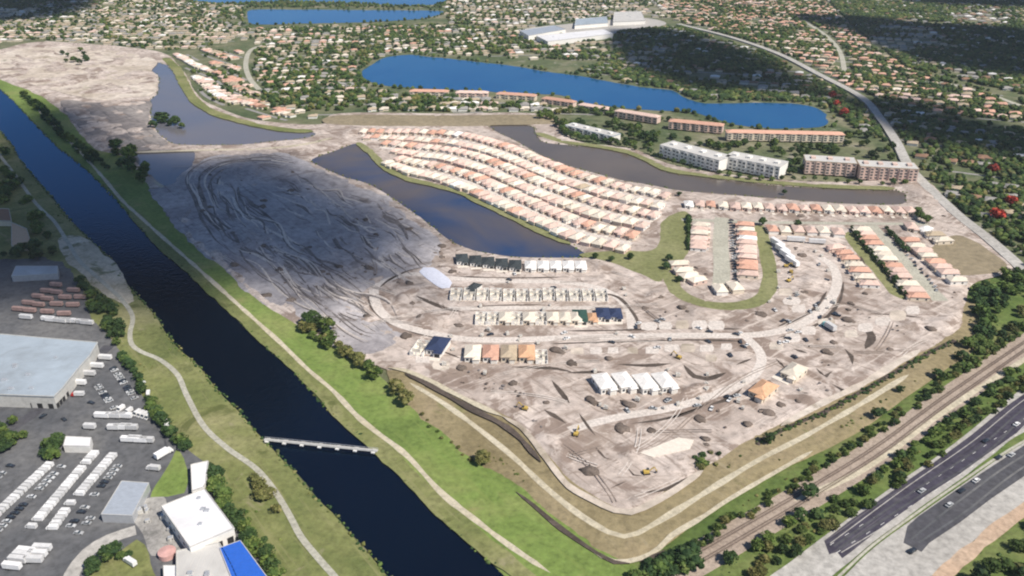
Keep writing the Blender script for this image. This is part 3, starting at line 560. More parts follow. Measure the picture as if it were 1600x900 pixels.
odd(('truss', 'n'), truss_kit, ('unfinished_house', 'roof_navy'), 942, 494, 0, 'half-built house under navy felt, left one of the last pair by the loop road', 'unfinished house', 'dark felted houses at the end of the middle row', 1.0)
odd(('truss', 'n'), truss_kit, ('unfinished_house', 'roof_navy'), 961, 494, 0, 'half-built house under navy felt nearest the bend of the loop road', 'unfinished house', 'dark felted houses at the end of the middle row', .95)
odd(('th', 'o', 0), house_kit, ('townhouse', 'wall_cream', 'roof_orange'), 925, 500, 0, 'narrow orange-tiled house between the dark green and navy felted ones', 'townhouse', 'townhouses of the new estate', .8)
for k, (rf, wl) in enumerate((('roof_cream', 'wall_white'), ('roof_red', 'wall_white'), ('roof_tan', 'wall_cream'), ('roof_terra', 'wall_cream'))):
    odd(('th', 'r', k), house_kit, ('townhouse', wl, 'roof_terra' if k == 1 else 'roof_orange' if k == 3 else rf), 739+k*28, 556, 0, ['cream-tiled house at the left end of the four below the main site road', 'terracotta-tiled house second of the four below the main site road', 'tan-tiled house third of the four below the main site road', 'orange-tiled house at the right end of the four below the main site road'][k], 'townhouse', 'four finished houses below the site road', 1.12)
odd('shell', shell_kit, ('house_shell',), 846, 560, 0, 'roofless white shell right of the four tiled houses', 'house shell', 'roofless house shells', .9)
odd(('truss', 'n'), truss_kit, ('unfinished_house', 'roof_navy'), 685, 545, -.25, 'half-built white house under navy felt left of the four tiled houses', 'unfinished house', 'felted houses at the western bend', 1.25)
odd('shell', shell_kit, ('house_shell',), 657, 547, -.25, 'roofless shell beside the navy felted house at the western bend', 'house shell', 'roofless house shells', 1.05)
for k, (u, v) in enumerate(((943, 604), (974, 602), (1007, 604), (1037, 602))):
    odd(('th', 'wl'), house_kit, ('townhouse', 'wall_white', 'roof_white', 8.6, 14.5, 3.6, 1.7), u, v, .28, f'large all-white house, {nth(k+1)} from the left of four amid the bare soil', 'townhouse', 'four white houses on the bare soil', 1.2)
odd(('th', 'o', 1), house_kit, ('townhouse', 'wall_cream', 'roof_orange'), 1192, 615, -.75, 'orange-tiled house alone on the bare soil by the lower road', 'townhouse', 'townhouses of the new estate', 1.2)
odd(('th', 'c', 1), house_kit, ('townhouse', 'wall_cream', 'roof_cream'), 1240, 586, -.75, 'cream-roofed house up the slope from the lone orange one', 'townhouse', 'townhouses of the new estate', 1.15)
if DRIVES.f: tag(DRIVES.build('driveway', M['slab']), kind='structure')
for nm, px in (('concrete_slab', [(1000, 708), (1060, 684), (1084, 688), (1078, 702), (1020, 715)]), ('concrete_slab', [(1205, 590), (1232, 572), (1256, 580), (1230, 602)])):
    L = GP(px, ZS); FLAT_POLYS.append(L); tag(MB().prism(L.tolist(), ZS-.3, ZS+.35).build(nm, M['slab']), 'long pale concrete slab on the lower bare soil' if px[0][0] == 1000 else 'small pale concrete slab beside the cream house on the slope', 'slab')
tx, ty = G(672, 432, ZS)
tag(patch('plastic_sheet', [(655, 424), (676, 418), (706, 442), (690, 450)], plain('pale_sheet', (.72, .74, .84), .4, .08), ZS+.5, 1, .4), 'pale bluish plastic sheeting spread at the edge of the shaded soil', 'sheeting'); bpy.data.objects['plastic_sheet']['kind'] = 'thing'

# ------------------------------------------------------------------ apartments round the brown canal and the blue lake
def apartment(A, B, depth, h_, storeys, bays, wall, roof, label, z=ZS, pitched=False):
    a, b = np.array(G(*A, z)), np.array(G(*B, z)); ln = np.hypot(*(b-a)); rz = math.atan2(*(b-a)[::-1])
    r = empty('apartment_building', (*a, z), rz); bw = ln/bays
    m = MB().box(0, ln, 0, depth, -.5, h_)
    for k in range(0, bays, 2): m.box(k*bw+bw*.12, k*bw+bw*.88, -1.3, 0, -.5, h_-.3)
    m.build('wall', M[wall], r)
    if pitched: MB().hip(ln, depth, h_+.005, 2.6, .8, cx=ln/2, cy=depth/2).build('roof', M[roof], r)
    else:
        MB().box(-.4, ln+.4, -.4, depth+.4, h_+.005, h_+.7).build('roof', M[roof], r)
        MB().box(.4, ln-.4, .4, depth-.4, h_+.705, h_+.72).build('roof_deck', M['greyroof'], r)
        for k in range(max(2, bays//3)): MB().box(ln*(k+.5)/max(2, bays//3)-2.5, ln*(k+.5)/max(2, bays//3)+2.5, depth*.35, depth*.65, h_+.725, h_+2.6).build('stair_tower', M[wall], r)
    me = None
    for s in range(storeys):
        z0 = 1.0+s*(h_-.6)/storeys
        for k in range(bays):
            y = -1.36 if k % 2 == 0 else -.06
            o = bpy.data.objects.new('window', me) if me else MB().box(-bw*.26, bw*.26, 0, .12, 0, 1.7).build('window', M['glass'], None)
            if me: COL.objects.link(o)
            me = o.data; o.parent = r; o.location = (k*bw+bw/2, y, z0)
    FLAT_POLYS.append(np.array([a, b, b+np.array([-math.sin(rz), math.cos(rz)])*depth, a+np.array([-math.sin(rz), math.cos(rz)])*depth]))
    r['label'] = label; r['category'] = 'apartment block'; r['group'] = 'apartment blocks by the water'; return r
apartment((1030, 243), (1122, 268), 26, 13, 3, 14, 'wall_white', 'greyroof', 'long white flat-roofed apartment block, left one above the brown canal')
apartment((1130, 262), (1216, 279), 26, 13, 3, 12, 'wall_white', 'greyroof', 'white flat-roofed apartment block, right one above the brown canal')
apartment((1256, 270), (1336, 275), 24, 14, 4, 10, 'wall_pink', 'roof_tan', 'pale pink apartment block, left of the pair near the boundary road')
apartment((1341, 279), (1432, 284), 24, 14, 4, 12, 'wall_pink', 'roof_tan', 'pale pink apartment block, right of the pair nearest the boundary road')
apartment((882, 204), (956, 222), 18, 7, 2, 12, 'wall_white', 'metalroof', 'low long grey-roofed building in trees at the end of the brown canal')
apartment((1135, 218), (1318, 222), 14, 9, 3, 22, 'wall_cream', 'roof_terra', 'long cream block under terracotta roof on the near shore of blue lake', pitched=True)
apartment((1044, 200), (1128, 208), 14, 9, 3, 12, 'wall_pink', 'roof_terra', 'pink terracotta-roofed block left of the long cream lakeside one', pitched=True)
apartment((960, 182), (1026, 193), 12, 8, 2, 10, 'wall_pink', 'roof_pink', 'pink-roofed lakeside block among trees at the middle of blue lake', pitched=True)

apartment((640, 150), (700, 151), 12, 7, 2, 9, 'wall_cream', 'roof_terra', 'cream terracotta-roofed block on the near shore of blue lake, leftmost', z=0, pitched=True)
apartment((712, 152), (762, 153), 12, 7, 2, 8, 'wall_pink', 'roof_pink', 'small pink block second from the left along the near lake shore', z=0, pitched=True)
apartment((775, 154), (836, 158), 12, 7, 2, 9, 'wall_cream', 'roof_terra', 'cream terracotta-roofed block third from the left along the near lake shore', z=0, pitched=True)
apartment((846, 161), (895, 168), 12, 7, 2, 8, 'wall_pink', 'roof_terra', 'pink block with a terracotta roof fourth along the near lake shore', z=0, pitched=True)
apartment((903, 171), (950, 179), 12, 7, 2, 8, 'wall_cream', 'roof_pink', 'cream block with a pink roof fifth along the near lake shore', z=0, pitched=True)
# ------------------------------------------------------------------ industrial yard at the lower left
def roofed(name, roofpx, h_, wall, roof, label, cat='building', z=ZY, units=0, par=.5):
    """flat-roofed building whose roof corners are read at roof height"""
    R = GP(roofpx, z+h_); r = empty(name, (0, 0, 0)); R = R.tolist()
    MB().prism(R, z-.5, z+h_).build('wall', M[wall], r)
    c = np.mean(R, 0); big = [((p[0]-c[0])*1.012+c[0], (p[1]-c[1])*1.012+c[1]) for p in R]
    MB().prism(big, z+h_+.005, z+h_+.25).build('roof', M[roof], r)
    n = len(R); pb = MB(); sm_ = MB(); Ra = np.array(R); e = Ra[(np.argmax([np.hypot(*(Ra[(i+1) % n]-Ra[i])) for i in range(n)])+1) % n]-Ra[np.argmax([np.hypot(*(Ra[(i+1) % n]-Ra[i])) for i in range(n)])]
    e = e/np.hypot(*e); f_ = np.array([-e[1], e[0]]); gap_ = 6.5 if h_ > 6 else 3.0
    for q in np.arange((Ra@e).min()+gap_, (Ra@e).max()-1, gap_):
        t_ = np.arange((Ra@f_).min(), (Ra@f_).max(), .5); pp = e*q+t_[:, None]*f_; k_ = np.nonzero(sdf(pp, Ra) > .6)[0]
        if len(k_) > 4:
            p, q2 = pp[k_[0]], pp[k_[-1]]; sm_.prism([p-e*.14, q2-e*.14, q2+e*.14, p+e*.14], z+h_+.255, z+h_+.34)
    if sm_.f: tag(sm_.build('roof_seams', M[roof], r), kind='stuff')
    for i in range(n):
        p, q = np.array(big[i]), np.array(big[(i+1) % n]); d = (q-p)/np.hypot(*(q-p)); nn = np.array([-d[1], d[0]])*.35
        if not inside([(p+q)/2+nn], big)[0]: nn = -nn
        MB().prism([p+d*.4, q-d*.4, q-d*.4+nn, p+d*.4+nn], z+h_+.255, z+h_+.25+par).build('parapet', M['concrete'], r)
    k = 0
    for t in range(400):
        if k >= units: break
        p = np.array([rng.uniform(*np.array(R)[:, 0][[np.argmin(np.array(R)[:, 0]), np.argmax(np.array(R)[:, 0])]]), rng.uniform(min(q[1] for q in R), max(q[1] for q in R))])
        if sdf([p], np.array(R))[0] < 5: continue
        s = rng.uniform(.8, 1.6); MB().box(p[0]-s, p[0]+s, p[1]-s*.7, p[1]+s*.7, z+h_+.255, z+h_+1.5).build('rooftop_unit', M['steel'], r); k += 1
    FLAT_POLYS.append(np.array(R)); r['label'] = label; r['category'] = cat; return r
def openings(r, A, B, z, n, w_, h0, h1, mat, name):
    """n openings on the wall from ground pixel A to B"""
    a, b = np.array(A), np.array(B); d = (b-a); ln = np.hypot(*d); d = d/ln; nn = np.array([d[1], -d[0]])
    for k in range(n):
        c = a+d*ln*(k+.5)/n; p, q = c-d*w_/2, c+d*w_/2
        MB().prism([p-nn*.05, q-nn*.05, q+nn*.1, p+nn*.1], z+h0, z+h1).build(name, M[mat], r)
wpx = [(-120, 517), (0, 523), (152, 536), (140, 556), (122, 576), (98, 606), (84, 620), (0, 617), (-120, 612)]
wh = roofed('warehouse', wpx, 9, 'concrete', 'metalroof', 'big pale grey warehouse at the left edge of the picture', 'warehouse', units=16)
Rw = GP(wpx, ZY+9); openings(wh, Rw[8], Rw[6], ZY, 12, 3.4, 0, 3.6, 'dark', 'dock_door'); openings(wh, Rw[6], Rw[5], ZY, 3, 3.0, 0, 3.4, 'dark', 'dock_door'); openings(wh, Rw[5], Rw[2], ZY, 8, 3.0, 0, 3.4, 'dark', 'dock_door')
bpx = [(320, 765), (366, 826), (297, 856), (252, 792)]
hb = roofed('factory_hall', bpx, 8, 'wall_white', 'whiteroof', 'white-roofed hall beside the left bank of the canal', 'hall', units=4)
Rb = GP(bpx, ZY+8); openings(hb, Rb[2], Rb[1], ZY, 4, 3.2, 0, 4.0, 'dark', 'loading_door'); openings(hb, Rb[3], Rb[2], ZY, 6, 2.0, 3, 4.4, 'glass', 'window')
roofed('annex', [(298, 727), (326, 721), (322, 755), (318, 762), (300, 768)], 5, 'wall_white', 'whiteroof', 'small white annex at the upper corner of the white hall', units=1)
roofed('flat_building', [(276, 862), (343, 849), (362, 884), (380, 925), (276, 925)], 5, 'wall_cream', 'greyroof', 'light grey flat roof at the bottom edge beside the blue roof', units=5)
roofed('blue_building', [(343, 857), (376, 845), (420, 905), (440, 935), (372, 930)], 5.5, 'wall_white', 'bluemetal', 'bright blue metal-roofed building at the bottom edge by the canal bank', par=.15)
roofed('shed', [(190, 752), (233, 755), (207, 806), (158, 804)], 5, 'steel', 'shedroof', 'grey-blue metal shed between the trailer rows and the lawn', par=.15)
roofed('white_shed', [(103, 682), (143, 684), (141, 698), (99, 697)], 4.5, 'wall_white', 'whiteroof', 'small white flat-roofed shed above the trailer rows', par=.2)
roofed('tan_building', [(18, 348), (42, 358), (50, 384), (18, 384)], 5, 'wall_cream', 'tanroof', 'tan flat-roofed building in the dark trees by the left edge', z=ZL)
roofed('brown_building', [(-40, 325), (14, 327), (18, 346), (-40, 345)], 5, 'wall_cream', 'roof_brown', 'brown-roofed building behind the tan one at the left edge', z=ZL)
roofed('long_shed', [(25, 416), (90, 416), (90, 428), (18, 432)], 5, 'steel', 'metalroof', 'long narrow pale shed above the rows of containers', par=.15)
roofed('small_office', [(255, 884), (278, 884), (280, 912), (256, 912)], 4, 'wall_white', 'whiteroof', 'little white office at the bottom edge left of the grey flat roof', par=.2)
# yard ground details
patch('equipment_yard', [(202, 792), (255, 775), (262, 795), (300, 856), (276, 866), (236, 868), (222, 835)], ground_mat('stained_concrete', [(.26, .25, .24), (.38, .37, .35)], .05, .5, patch=[(.12, .56, (.15, .15, .14), .7)], bumps=.2), ZY+.08, 1)
patch('lawn', [(236, 776), (262, 728), (276, 702), (288, 716), (294, 742), (288, 770), (262, 776)], M['bank_grass'], ZY+.1, 1)
patch('lawn', [(135, 905), (150, 880), (185, 862), (214, 842), (228, 850), (236, 880), (240, 930), (125, 930)], M['left_grass'], ZY+.1, 1)
ribbon('driveway', [(105, 925), (113, 895), (138, 862), (170, 842), (212, 828)], 7.5, M['concrete_road'], ZY+.14)
ribbon('yard_road', [(-20, 690), (40, 655), (95, 612), (135, 575), (170, 540)], 8, M['asphalt'], ZY+.09)
tk = empty('storage_tank', (*G(262, 868, ZY), ZY)); MB().cyl(0, 0, -.3, 2.8, 4.2, 20).build('shell', M['pinktank'], tk); MB().cyl(0, 0, 2.805, 3.5, 4.3, 20, r1=.6).build('lid', M['pinktank'], tk)
tag(tk, 'round pinkish storage tank at the bottom of the equipment yard', 'tank')
def block_kit(name, w_, d_, h_, mat):
    r = empty(name); MB().box(-w_/2, w_/2, -d_/2, d_/2, 0, h_).build('casing', M[mat], r); MB().box(-w_/2+.2, w_/2-.2, -d_/2+.2, d_/2-.2, h_+.005, h_+.35).build('lid', M['steel'], r)
    for x in (-1, 1): MB().box(x*w_*.3-.15, x*w_*.3+.15, -d_/2-.12, -d_/2-.005, .3, h_-.3).build('handle', M['chassis'], r)
    return r
for k in range(16):
    u, v = random.uniform(215, 275), random.uniform(792, 850)
    x, y = G(u, v, ZY+.1)
    if sdf([(x, y)], GP([(206, 795), (252, 780), (292, 852), (240, 862)], ZY))[0] < 2: continue
    place('blk', block_kit, ('equipment_box', 2.6, 1.8, 1.7, 'concrete'), x, y, ZY+.11, random.uniform(0, 3), f'grey equipment box in the stained yard left of the white hall', 'equipment', 'equipment boxes in the stained yard', random.uniform(.8, 1.4))

# ------------------------------------------------------------------ vehicles
def trailer_kit(name, mat='truckwhite', ln=12.2):
    """box trailer lying along y"""
    r = empty(name); MB().box(-1.28, 1.28, -ln/2, ln/2, 1.15, 3.95).build('cargo_box', M[mat], r)
    MB().box(-1.0, 1.0, -ln/2+.3, ln/2-.3, .8, 1.145).build('chassis', M['chassis'], r)
    for y in (-ln/2+1.6, -ln/2+2.9):
        for x in (-1.02, 1.02): MB().cyl(y, .5, x-.2, x+.2, .5, 10, axis='x').build('wheel', M['dark'], r)
    for x in (-.8, .8): MB().box(x-.08, x+.08, ln/2-2.6, ln/2-2.4, 0, .795).build('landing_leg', M['chassis'], r)
    return r
def truck_kit(name, cabm, boxm):
    r = empty(name); MB().box(-1.2, 1.2, -2.6, 3.6, 1.0, 3.4).build('cargo_box', M[boxm], r)
    c = MB(); c.prism([(-1.15, 3.75), (1.15, 3.75), (1.15, 5.7), (-1.15, 5.7)], .6, 1.6); c.prism([(-1.1, 3.78), (1.1, 3.78), (1.1, 5.2), (-1.1, 5.2)], 1.605, 2.5); c.build('cab', M[cabm], r)
    MB().box(-1.0, 1.0, 5.22, 5.3, 1.65, 2.35).build('windscreen', M['glass'], r); MB().box(-.9, .9, -2.5, 5.4, .55, .595).build('chassis', M['chassis'], r)
    for y in (-1.4, 4.7):
        for x in (-1.02, 1.02): MB().cyl(y, .5, x-.18, x+.18, .5, 10, axis='x').build('wheel', M['dark'], r)
    return r
def car_kit(name, paint):
    r = empty(name); b = MB()
    b.add([(-.88, -2.2, .3), (.88, -2.2, .3), (.88, 2.2, .3), (-.88, 2.2, .3), (-.9, -2.2, .85), (.9, -2.2, .85), (.85, 2.2, .75), (-.85, 2.2, .75), (-.88, 1.0, .95), (.88, 1.0, .95), (.88, -1.6, .98), (-.88, -1.6, .98)],
          [(3, 2, 1, 0), (0, 1, 5, 4), (2, 3, 7, 6), (1, 2, 6, 9, 10, 5), (3, 0, 4, 11, 8, 7), (4, 5, 10, 11), (11, 10, 9, 8), (8, 9, 6, 7)]); b.build('body', M[paint], r)
    b = MB(); b.add([(-.84, -1.75, .99), (.84, -1.75, .99), (.84, .95, .99), (-.84, .95, .99), (-.68, -1.2, 1.45), (.68, -1.2, 1.45), (.68, .2, 1.45), (-.68, .2, 1.45)], [(0, 1, 5, 4), (1, 2, 6, 5), (2, 3, 7, 6), (3, 0, 4, 7), (3, 2, 1, 0), (4, 5, 6, 7)]); b.build('window', M['glass'], r)
    MB().box(-.66, .66, -1.18, .18, 1.455, 1.5).build('roof', M[paint], r)
    for y in (-1.35, 1.4):
        for x in (-.8, .8): MB().cyl(y, .33, x-.11, x+.11, .33, 8, axis='x').build('wheel', M['dark'], r)
    return r
def digger_kit(name):
    r = empty(name)
    for x in (-1.1, 1.1): MB().box(x-.35, x+.35, -1.9, 1.9, 0, .85).build('crawler_track', M['dark'], r)
    MB().box(-1.3, 1.3, -1.8, 1.4, .95, 2.1).build('body', M['yellow'], r); MB().box(-1.25, -.25, .2, 1.5, 2.105, 3.1).build('cab', M['glass'], r)
    MB().add([(.1, 1.2, 1.6), (.6, 1.2, 1.6), (.6, 1.2, 2.2), (.1, 1.2, 2.2), (.1, 4.2, 4.2), (.6, 4.2, 4.2), (.6, 4.0, 4.7), (.1, 4.0, 4.7)], [(0, 1, 5, 4), (1, 2, 6, 5), (2, 3, 7, 6), (3, 0, 4, 7), (3, 2, 1, 0), (4, 5, 6, 7)]).build('boom', M['yellow'], r)
    MB().add([(.15, 4.0, 4.3), (.55, 4.0, 4.3), (.55, 4.4, 4.6), (.15, 4.4, 4.6), (.15, 5.6, 1.4), (.55, 5.6, 1.4), (.55, 6.0, 1.6), (.15, 6.0, 1.6)], [(0, 1, 5, 4), (1, 2, 6, 5), (2, 3, 7, 6), (3, 0, 4, 7), (3, 2, 1, 0), (4, 5, 6, 7)]).build('arm', M['yellow'], r)
    MB().prism([(-.2, 5.2), (.9, 5.2), (.8, 6.2), (-.1, 6.2)], .6, 1.5).build('bucket', M['chassis'], r); return r
def veh(key, maker, args, u, v, z, rz, label, cat, group, sc=1.0):
    x, y = G(u, v, z); return place(key, maker, args, x, y, z+.02, rz, label, cat, group, sc)
def van_kit(name, mat):
    r = empty(name); b = MB(); b.prism([(-1.05, -2.9), (1.05, -2.9), (1.05, 1.6), (-1.05, 1.6)], .45, 2.7); b.prism([(-1.03, 1.605), (1.03, 1.605), (.98, 2.95), (-.98, 2.95)], .45, 1.35); b.build('body', M[mat], r)
    MB().add([(-1.0, 1.606, 1.36), (1.0, 1.606, 1.36), (.96, 2.3, 1.36), (-.96, 2.3, 1.36), (-.98, 1.606, 2.6), (.98, 1.606, 2.6)], [(3, 2, 5, 4), (0, 3, 4), (2, 1, 5), (0, 1, 2, 3)]).build('windscreen', M['glass'], r)
    for y in (-1.9, 2.0):
        for x in (-.92, .92): MB().cyl(y, .38, x-.12, x+.12, .38, 8, axis='x').build('wheel', M['dark'], r)
    return r
def van_row(A, B, step, where, z=ZY, gap=.06, shift=0.0, car=None):
    a, b = np.array(G(*A, z)), np.array(G(*B, z)); d = b-a; n = int(np.hypot(*d)/step); ang = math.atan2(d[1], d[0]); k = 0; nn = np.array([d[1], -d[0]])/np.hypot(*d)*shift
    for i in range(n):
        if random.random() < gap: continue
        p = a+d*(i+.5)/n+nn; k += 1
        if car:
            pt = random.choice(['cardark', 'carsilver', 'carsilver']); place(('car', pt), car_kit, ('car', pt), p[0], p[1], z+.02, ang+random.choice([0, math.pi])+random.uniform(-.04, .04), f'{"dark" if pt == "cardark" else "silver"} car, {nth(k)} from the far end of {where}', 'car', 'cars parked beside the van rows', 1.1)
        else: place('van', van_kit, ('van', 'truckwhite'), p[0]+random.uniform(-.1, .1), p[1]+random.uniform(-.3, .3), z+.02, ang+math.pi+random.uniform(-.03, .03), f'white van, {nth(k)} from the far end of {where}', 'van', 'parked white vans')
def trailer_row(A, B, off, step, where, z=ZY, gap=.1, key='tr', slant=0.0, ln=12.2):
    a, b = np.array(G(*A, z)), np.array(G(*B, z)); d = b-a; n = int(np.hypot(*d)/step); ang = math.atan2(d[1], d[0]); k = 0
    for i in range(n):
        if random.random() < gap: continue
        p = a+d*(i+.5)/n; k += 1
        place((key, ln), trailer_kit, ('trailer', 'truckwhite', ln), p[0]+random.uniform(-.1, .1), p[1]+random.uniform(-.7, .7), z+.02, ang+slant+off+random.uniform(-.03, .03), f'white box trailer, {nth(k)} from the far end of {where}', 'trailer', 'parked white trailers')
van_row((79, 726), (-40, 838), 2.75, 'the leftmost long row')
van_row((149, 708), (47, 828), 2.75, 'the middle long row')
van_row((177, 712), (122, 776), 2.75, 'the right long row')
van_row((112, 786), (80, 830), 2.9, 'the short row below the right one', gap=.12)
van_row((84, 726), (-30, 838), 3.2, 'the car row beside the leftmost vans', gap=.2, shift=-6, car=1)
van_row((180, 714), (128, 776), 3.2, 'the car row beside the right vans', gap=.2, shift=-6.2, car=1)
van_row((118, 790), (90, 826), 3.4, 'the car row beside the short van row', gap=.25, shift=-6.2, car=1)
trailer_row((24, 498), (148, 508), math.pi/2, 3.6, 'the row behind the big warehouse', gap=.25, ln=10)
trailer_row((128, 669), (212, 672), math.pi/2, 3.6, 'the row above the small white shed', gap=.35, ln=7)
trailer_row((148, 652), (200, 654), math.pi/2, 3.4, 'the double row in the paved yard', gap=.15, ln=9)
trailer_row((172, 556), (118, 608), math.pi/2, 9.5, 'the line beside the warehouse', gap=0, slant=math.pi/2, ln=9)
for i, (A, B) in enumerate((((95, 444), (22, 492)), ((108, 447), (40, 494)), ((122, 452), (68, 496)), ((132, 462), (95, 500)))):
    trailer_row(A, B, math.pi/2, 10.5, f'the {nth(i+1)} slanting line of brown containers', slant=math.pi/2, key='trb', gap=.1, ln=9.8)
for o in [o for o in bpy.data.objects if o.name.startswith('trailer') and 'brown containers' in str(o.get('label'))]:
    o['label'] = o['label'].replace('white box trailer', 'brown container trailer').replace('brown containers', 'containers'); o['group'] = 'container trailers in slanting lines'
    for c in o.children:
        if c.name.startswith('cargo_box'):
            if 'rustbox' not in bpy.data.meshes:
                mm = c.data.copy(); mm.name = 'rustbox'; mm.materials[0] = M['rust']
            c.data = bpy.data.meshes['rustbox']
trailer_row((8, 634), (88, 634), math.pi/2, 3.4, 'the row before the warehouse', gap=.2, ln=9)
trailer_row((196, 690), (236, 692), math.pi/2, 3.4, 'the row by the grass triangle', gap=.2, ln=8)
trailer_row((46, 862), (18, 892), 0, 3.2, 'the bottom corner row', gap=.1, ln=9, key='trb')
trailer_row((70, 858), (44, 892), 0, 3.2, 'the other corner row', gap=.1, ln=9)
van_row((186, 640), (236, 654), 3.0, 'the row along the yard hedge', gap=.25)
van_row((176, 575), (212, 625), 3.2, 'the upper yard car row', gap=.2, car=1)
van_row((150, 600), (180, 640), 3.2, 'the middle yard car row', gap=.2, car=1)
van_row((20, 726), (-20, 762), 3.2, 'the car row by the dark trees', gap=.2, car=1)
van_row((150, 800), (120, 838), 3.2, 'the car row by the metal shed', gap=.2, car=1)
veh('tk1', truck_kit, ('truck', 'truckred', 'truckwhite'), 126, 619, ZY, math.pi/2, 'red-cabbed truck with a white box parked below the warehouse', 'truck', 'trucks')
veh('tk2', truck_kit, ('truck', 'truckwhite', 'truckwhite'), 252, 715, ZY, -.6, 'white truck at the upper tip of the grass triangle', 'truck', 'trucks', 1.3)
veh('tk2', truck_kit, ('truck', 'truckwhite', 'truckwhite'), 244, 735, ZY, 1.4, 'white truck on the left side of the grass triangle', 'truck', 'trucks')
veh('tk2', truck_kit, ('truck', 'truckwhite', 'truckwhite'), 222, 604, ZY, 0, 'white truck at the upper right edge of the paved yard', 'truck', 'trucks', .8)
veh('tk2', truck_kit, ('truck', 'truckwhite', 'truckwhite'), 232, 618, ZY, .3, 'white truck just below the one at the yard edge', 'truck', 'trucks', .8)
veh('tk2', truck_kit, ('truck', 'truckwhite', 'truckwhite'), 262, 668, ZY, .3, 'white truck where the yard meets the bank hedge', 'truck', 'trucks', 1.1)
veh('tk3', truck_kit, ('truck', 'teal', 'truckwhite'), 1298, 516, ZS, .4, 'teal-cabbed white truck on the bare soil right of the curved road', 'truck', 'trucks', 1.5)
veh('tk2', truck_kit, ('truck', 'truckwhite', 'truckwhite'), 207, 883, ZY, 1.0, 'white truck on the bottom lawn', 'truck', 'trucks')
for k, (u, v, s) in enumerate(((1214, 385, 1.5), (1222, 395, 1.5), (1229, 404, 1.5), (1237, 413, 1.4), (1243, 378, 1.3), (1276, 381, 1.2))):
    veh(('tr', 12.2), trailer_kit, ('trailer',), u, v, ZS, .3 if k < 4 else 1.4, f'white site container trailer, {nth(k+1)} of the cluster by the curved site road', 'trailer', 'white site trailers', s)
for k in range(26):
    u, v = random.uniform(60, 240), random.uniform(560, 690)
    x, y = G(u, v, ZY)
    if sdf([(x, y)], YARD)[0] < 6 or any(sdf([(x, y)], L)[0] > -3 for L in FLAT_POLYS) or any(math.hypot(x-q[0], y-q[1]) < 9 for q in FLAT_PTS): continue
    pt = random.choice(['cardark', 'carsilver']); veh(('car', pt), car_kit, ('car', pt), u, v, ZY, random.uniform(0, 6), f'{"dark" if pt == "cardark" else "silver"} car standing in the paved yard by the warehouse', 'car', f'{"dark" if pt == "cardark" else "silver"} cars in the paved yard', 1.1)
for k in range(26):
    v = 345+k*4.0; pt = random.choice(['cardark', 'cardark', 'carsilver']); u = 1142+random.uniform(-2, 2)+(k*.3)
    veh(('car', pt), car_kit, ('car', pt), u, v, ZS, 1.57+random.uniform(-.1, .1), f'{"dark" if pt == "cardark" else "silver"} car, {nth(k+1)} from the top of the line beside the paved court', 'car', 'cars lined up beside the paved court', 1.1)
for k in range(16):
    t = k/15; u, v = 1398+t*66+random.uniform(-3, 3), 372+t*82; pt = random.choice(['cardark', 'carsilver'])
    veh(('car', pt), car_kit, ('car', pt), u, v, ZS, random.uniform(-.8, -.4), f'{"dark" if pt == "cardark" else "silver"} car, {nth(k+1)} down the slanting street of pink roofs', 'car', 'cars on the slanting street', 1.1)
for k, (u, v) in enumerate(((1228, 417), (1236, 426), (1232, 440), (1010, 800 - 60), (900, 740 - 60), (1060, 560), (820, 640))):
    veh('dig', digger_kit, ('excavator',), u, v, ZS, random.uniform(0, 6), ['yellow excavator by the white site trailers, uppermost of three', 'yellow excavator by the white site trailers, middle of three', 'yellow excavator by the white site trailers, lowest of three', 'yellow excavator near the pointed lower corner of the site', 'yellow excavator right of the lower dirt track', 'yellow excavator above the four white houses', 'yellow excavator left of the lower bare soil', 'yellow excavator below the four tiled houses', 'yellow excavator in the bend of the lower road', 'yellow excavator on the right-hand bare soil', 'yellow excavator in the middle of the shaded furrows', 'yellow excavator at the lower end of the shaded furrows', 'yellow excavator at the upper end of the shaded furrows'][k], 'excavator', 'excavators on the site', 1.0)

# footbridge across the canal
A, B = np.array(G(413, 686, 2.6)), np.array(G(590, 704, 2.6)); d = B-A; ln = np.hypot(*d)
fb = empty('footbridge', (*A, 0), math.atan2(d[1], d[0])); tag(fb, 'narrow pale footbridge on short piers across the dark canal', 'bridge')
for k in range(12): MB().box(ln*k/12+.02, ln*(k+1)/12-.02, -1.1, 1.1, 2.2, 2.6).build('deck_panel', M['concrete'], fb)
for y in (-1.0, 1.0): MB().box(0, ln, y-.07, y+.07, 3.5, 3.65).build('handrail', M['steel'], fb)
for k in range(25):
    for y in (-1.0, 1.0): MB().box(ln*k/24-.05 if k else .05, ln*k/24+.05 if k else .15, y-.05, y+.05, 2.605, 3.495).build('rail_post', M['steel'], fb)
for k in range(7):
    x = ln*(k+.18)/6.4; MB().cyl(x, 0, -.5, 1.5, .7, 10).build('pier', M['concrete'], fb); MB().box(x-1.1, x+1.1, -1.9, 1.9, 1.505, 2.195).build('pier_cap', M['wall_white'], fb)

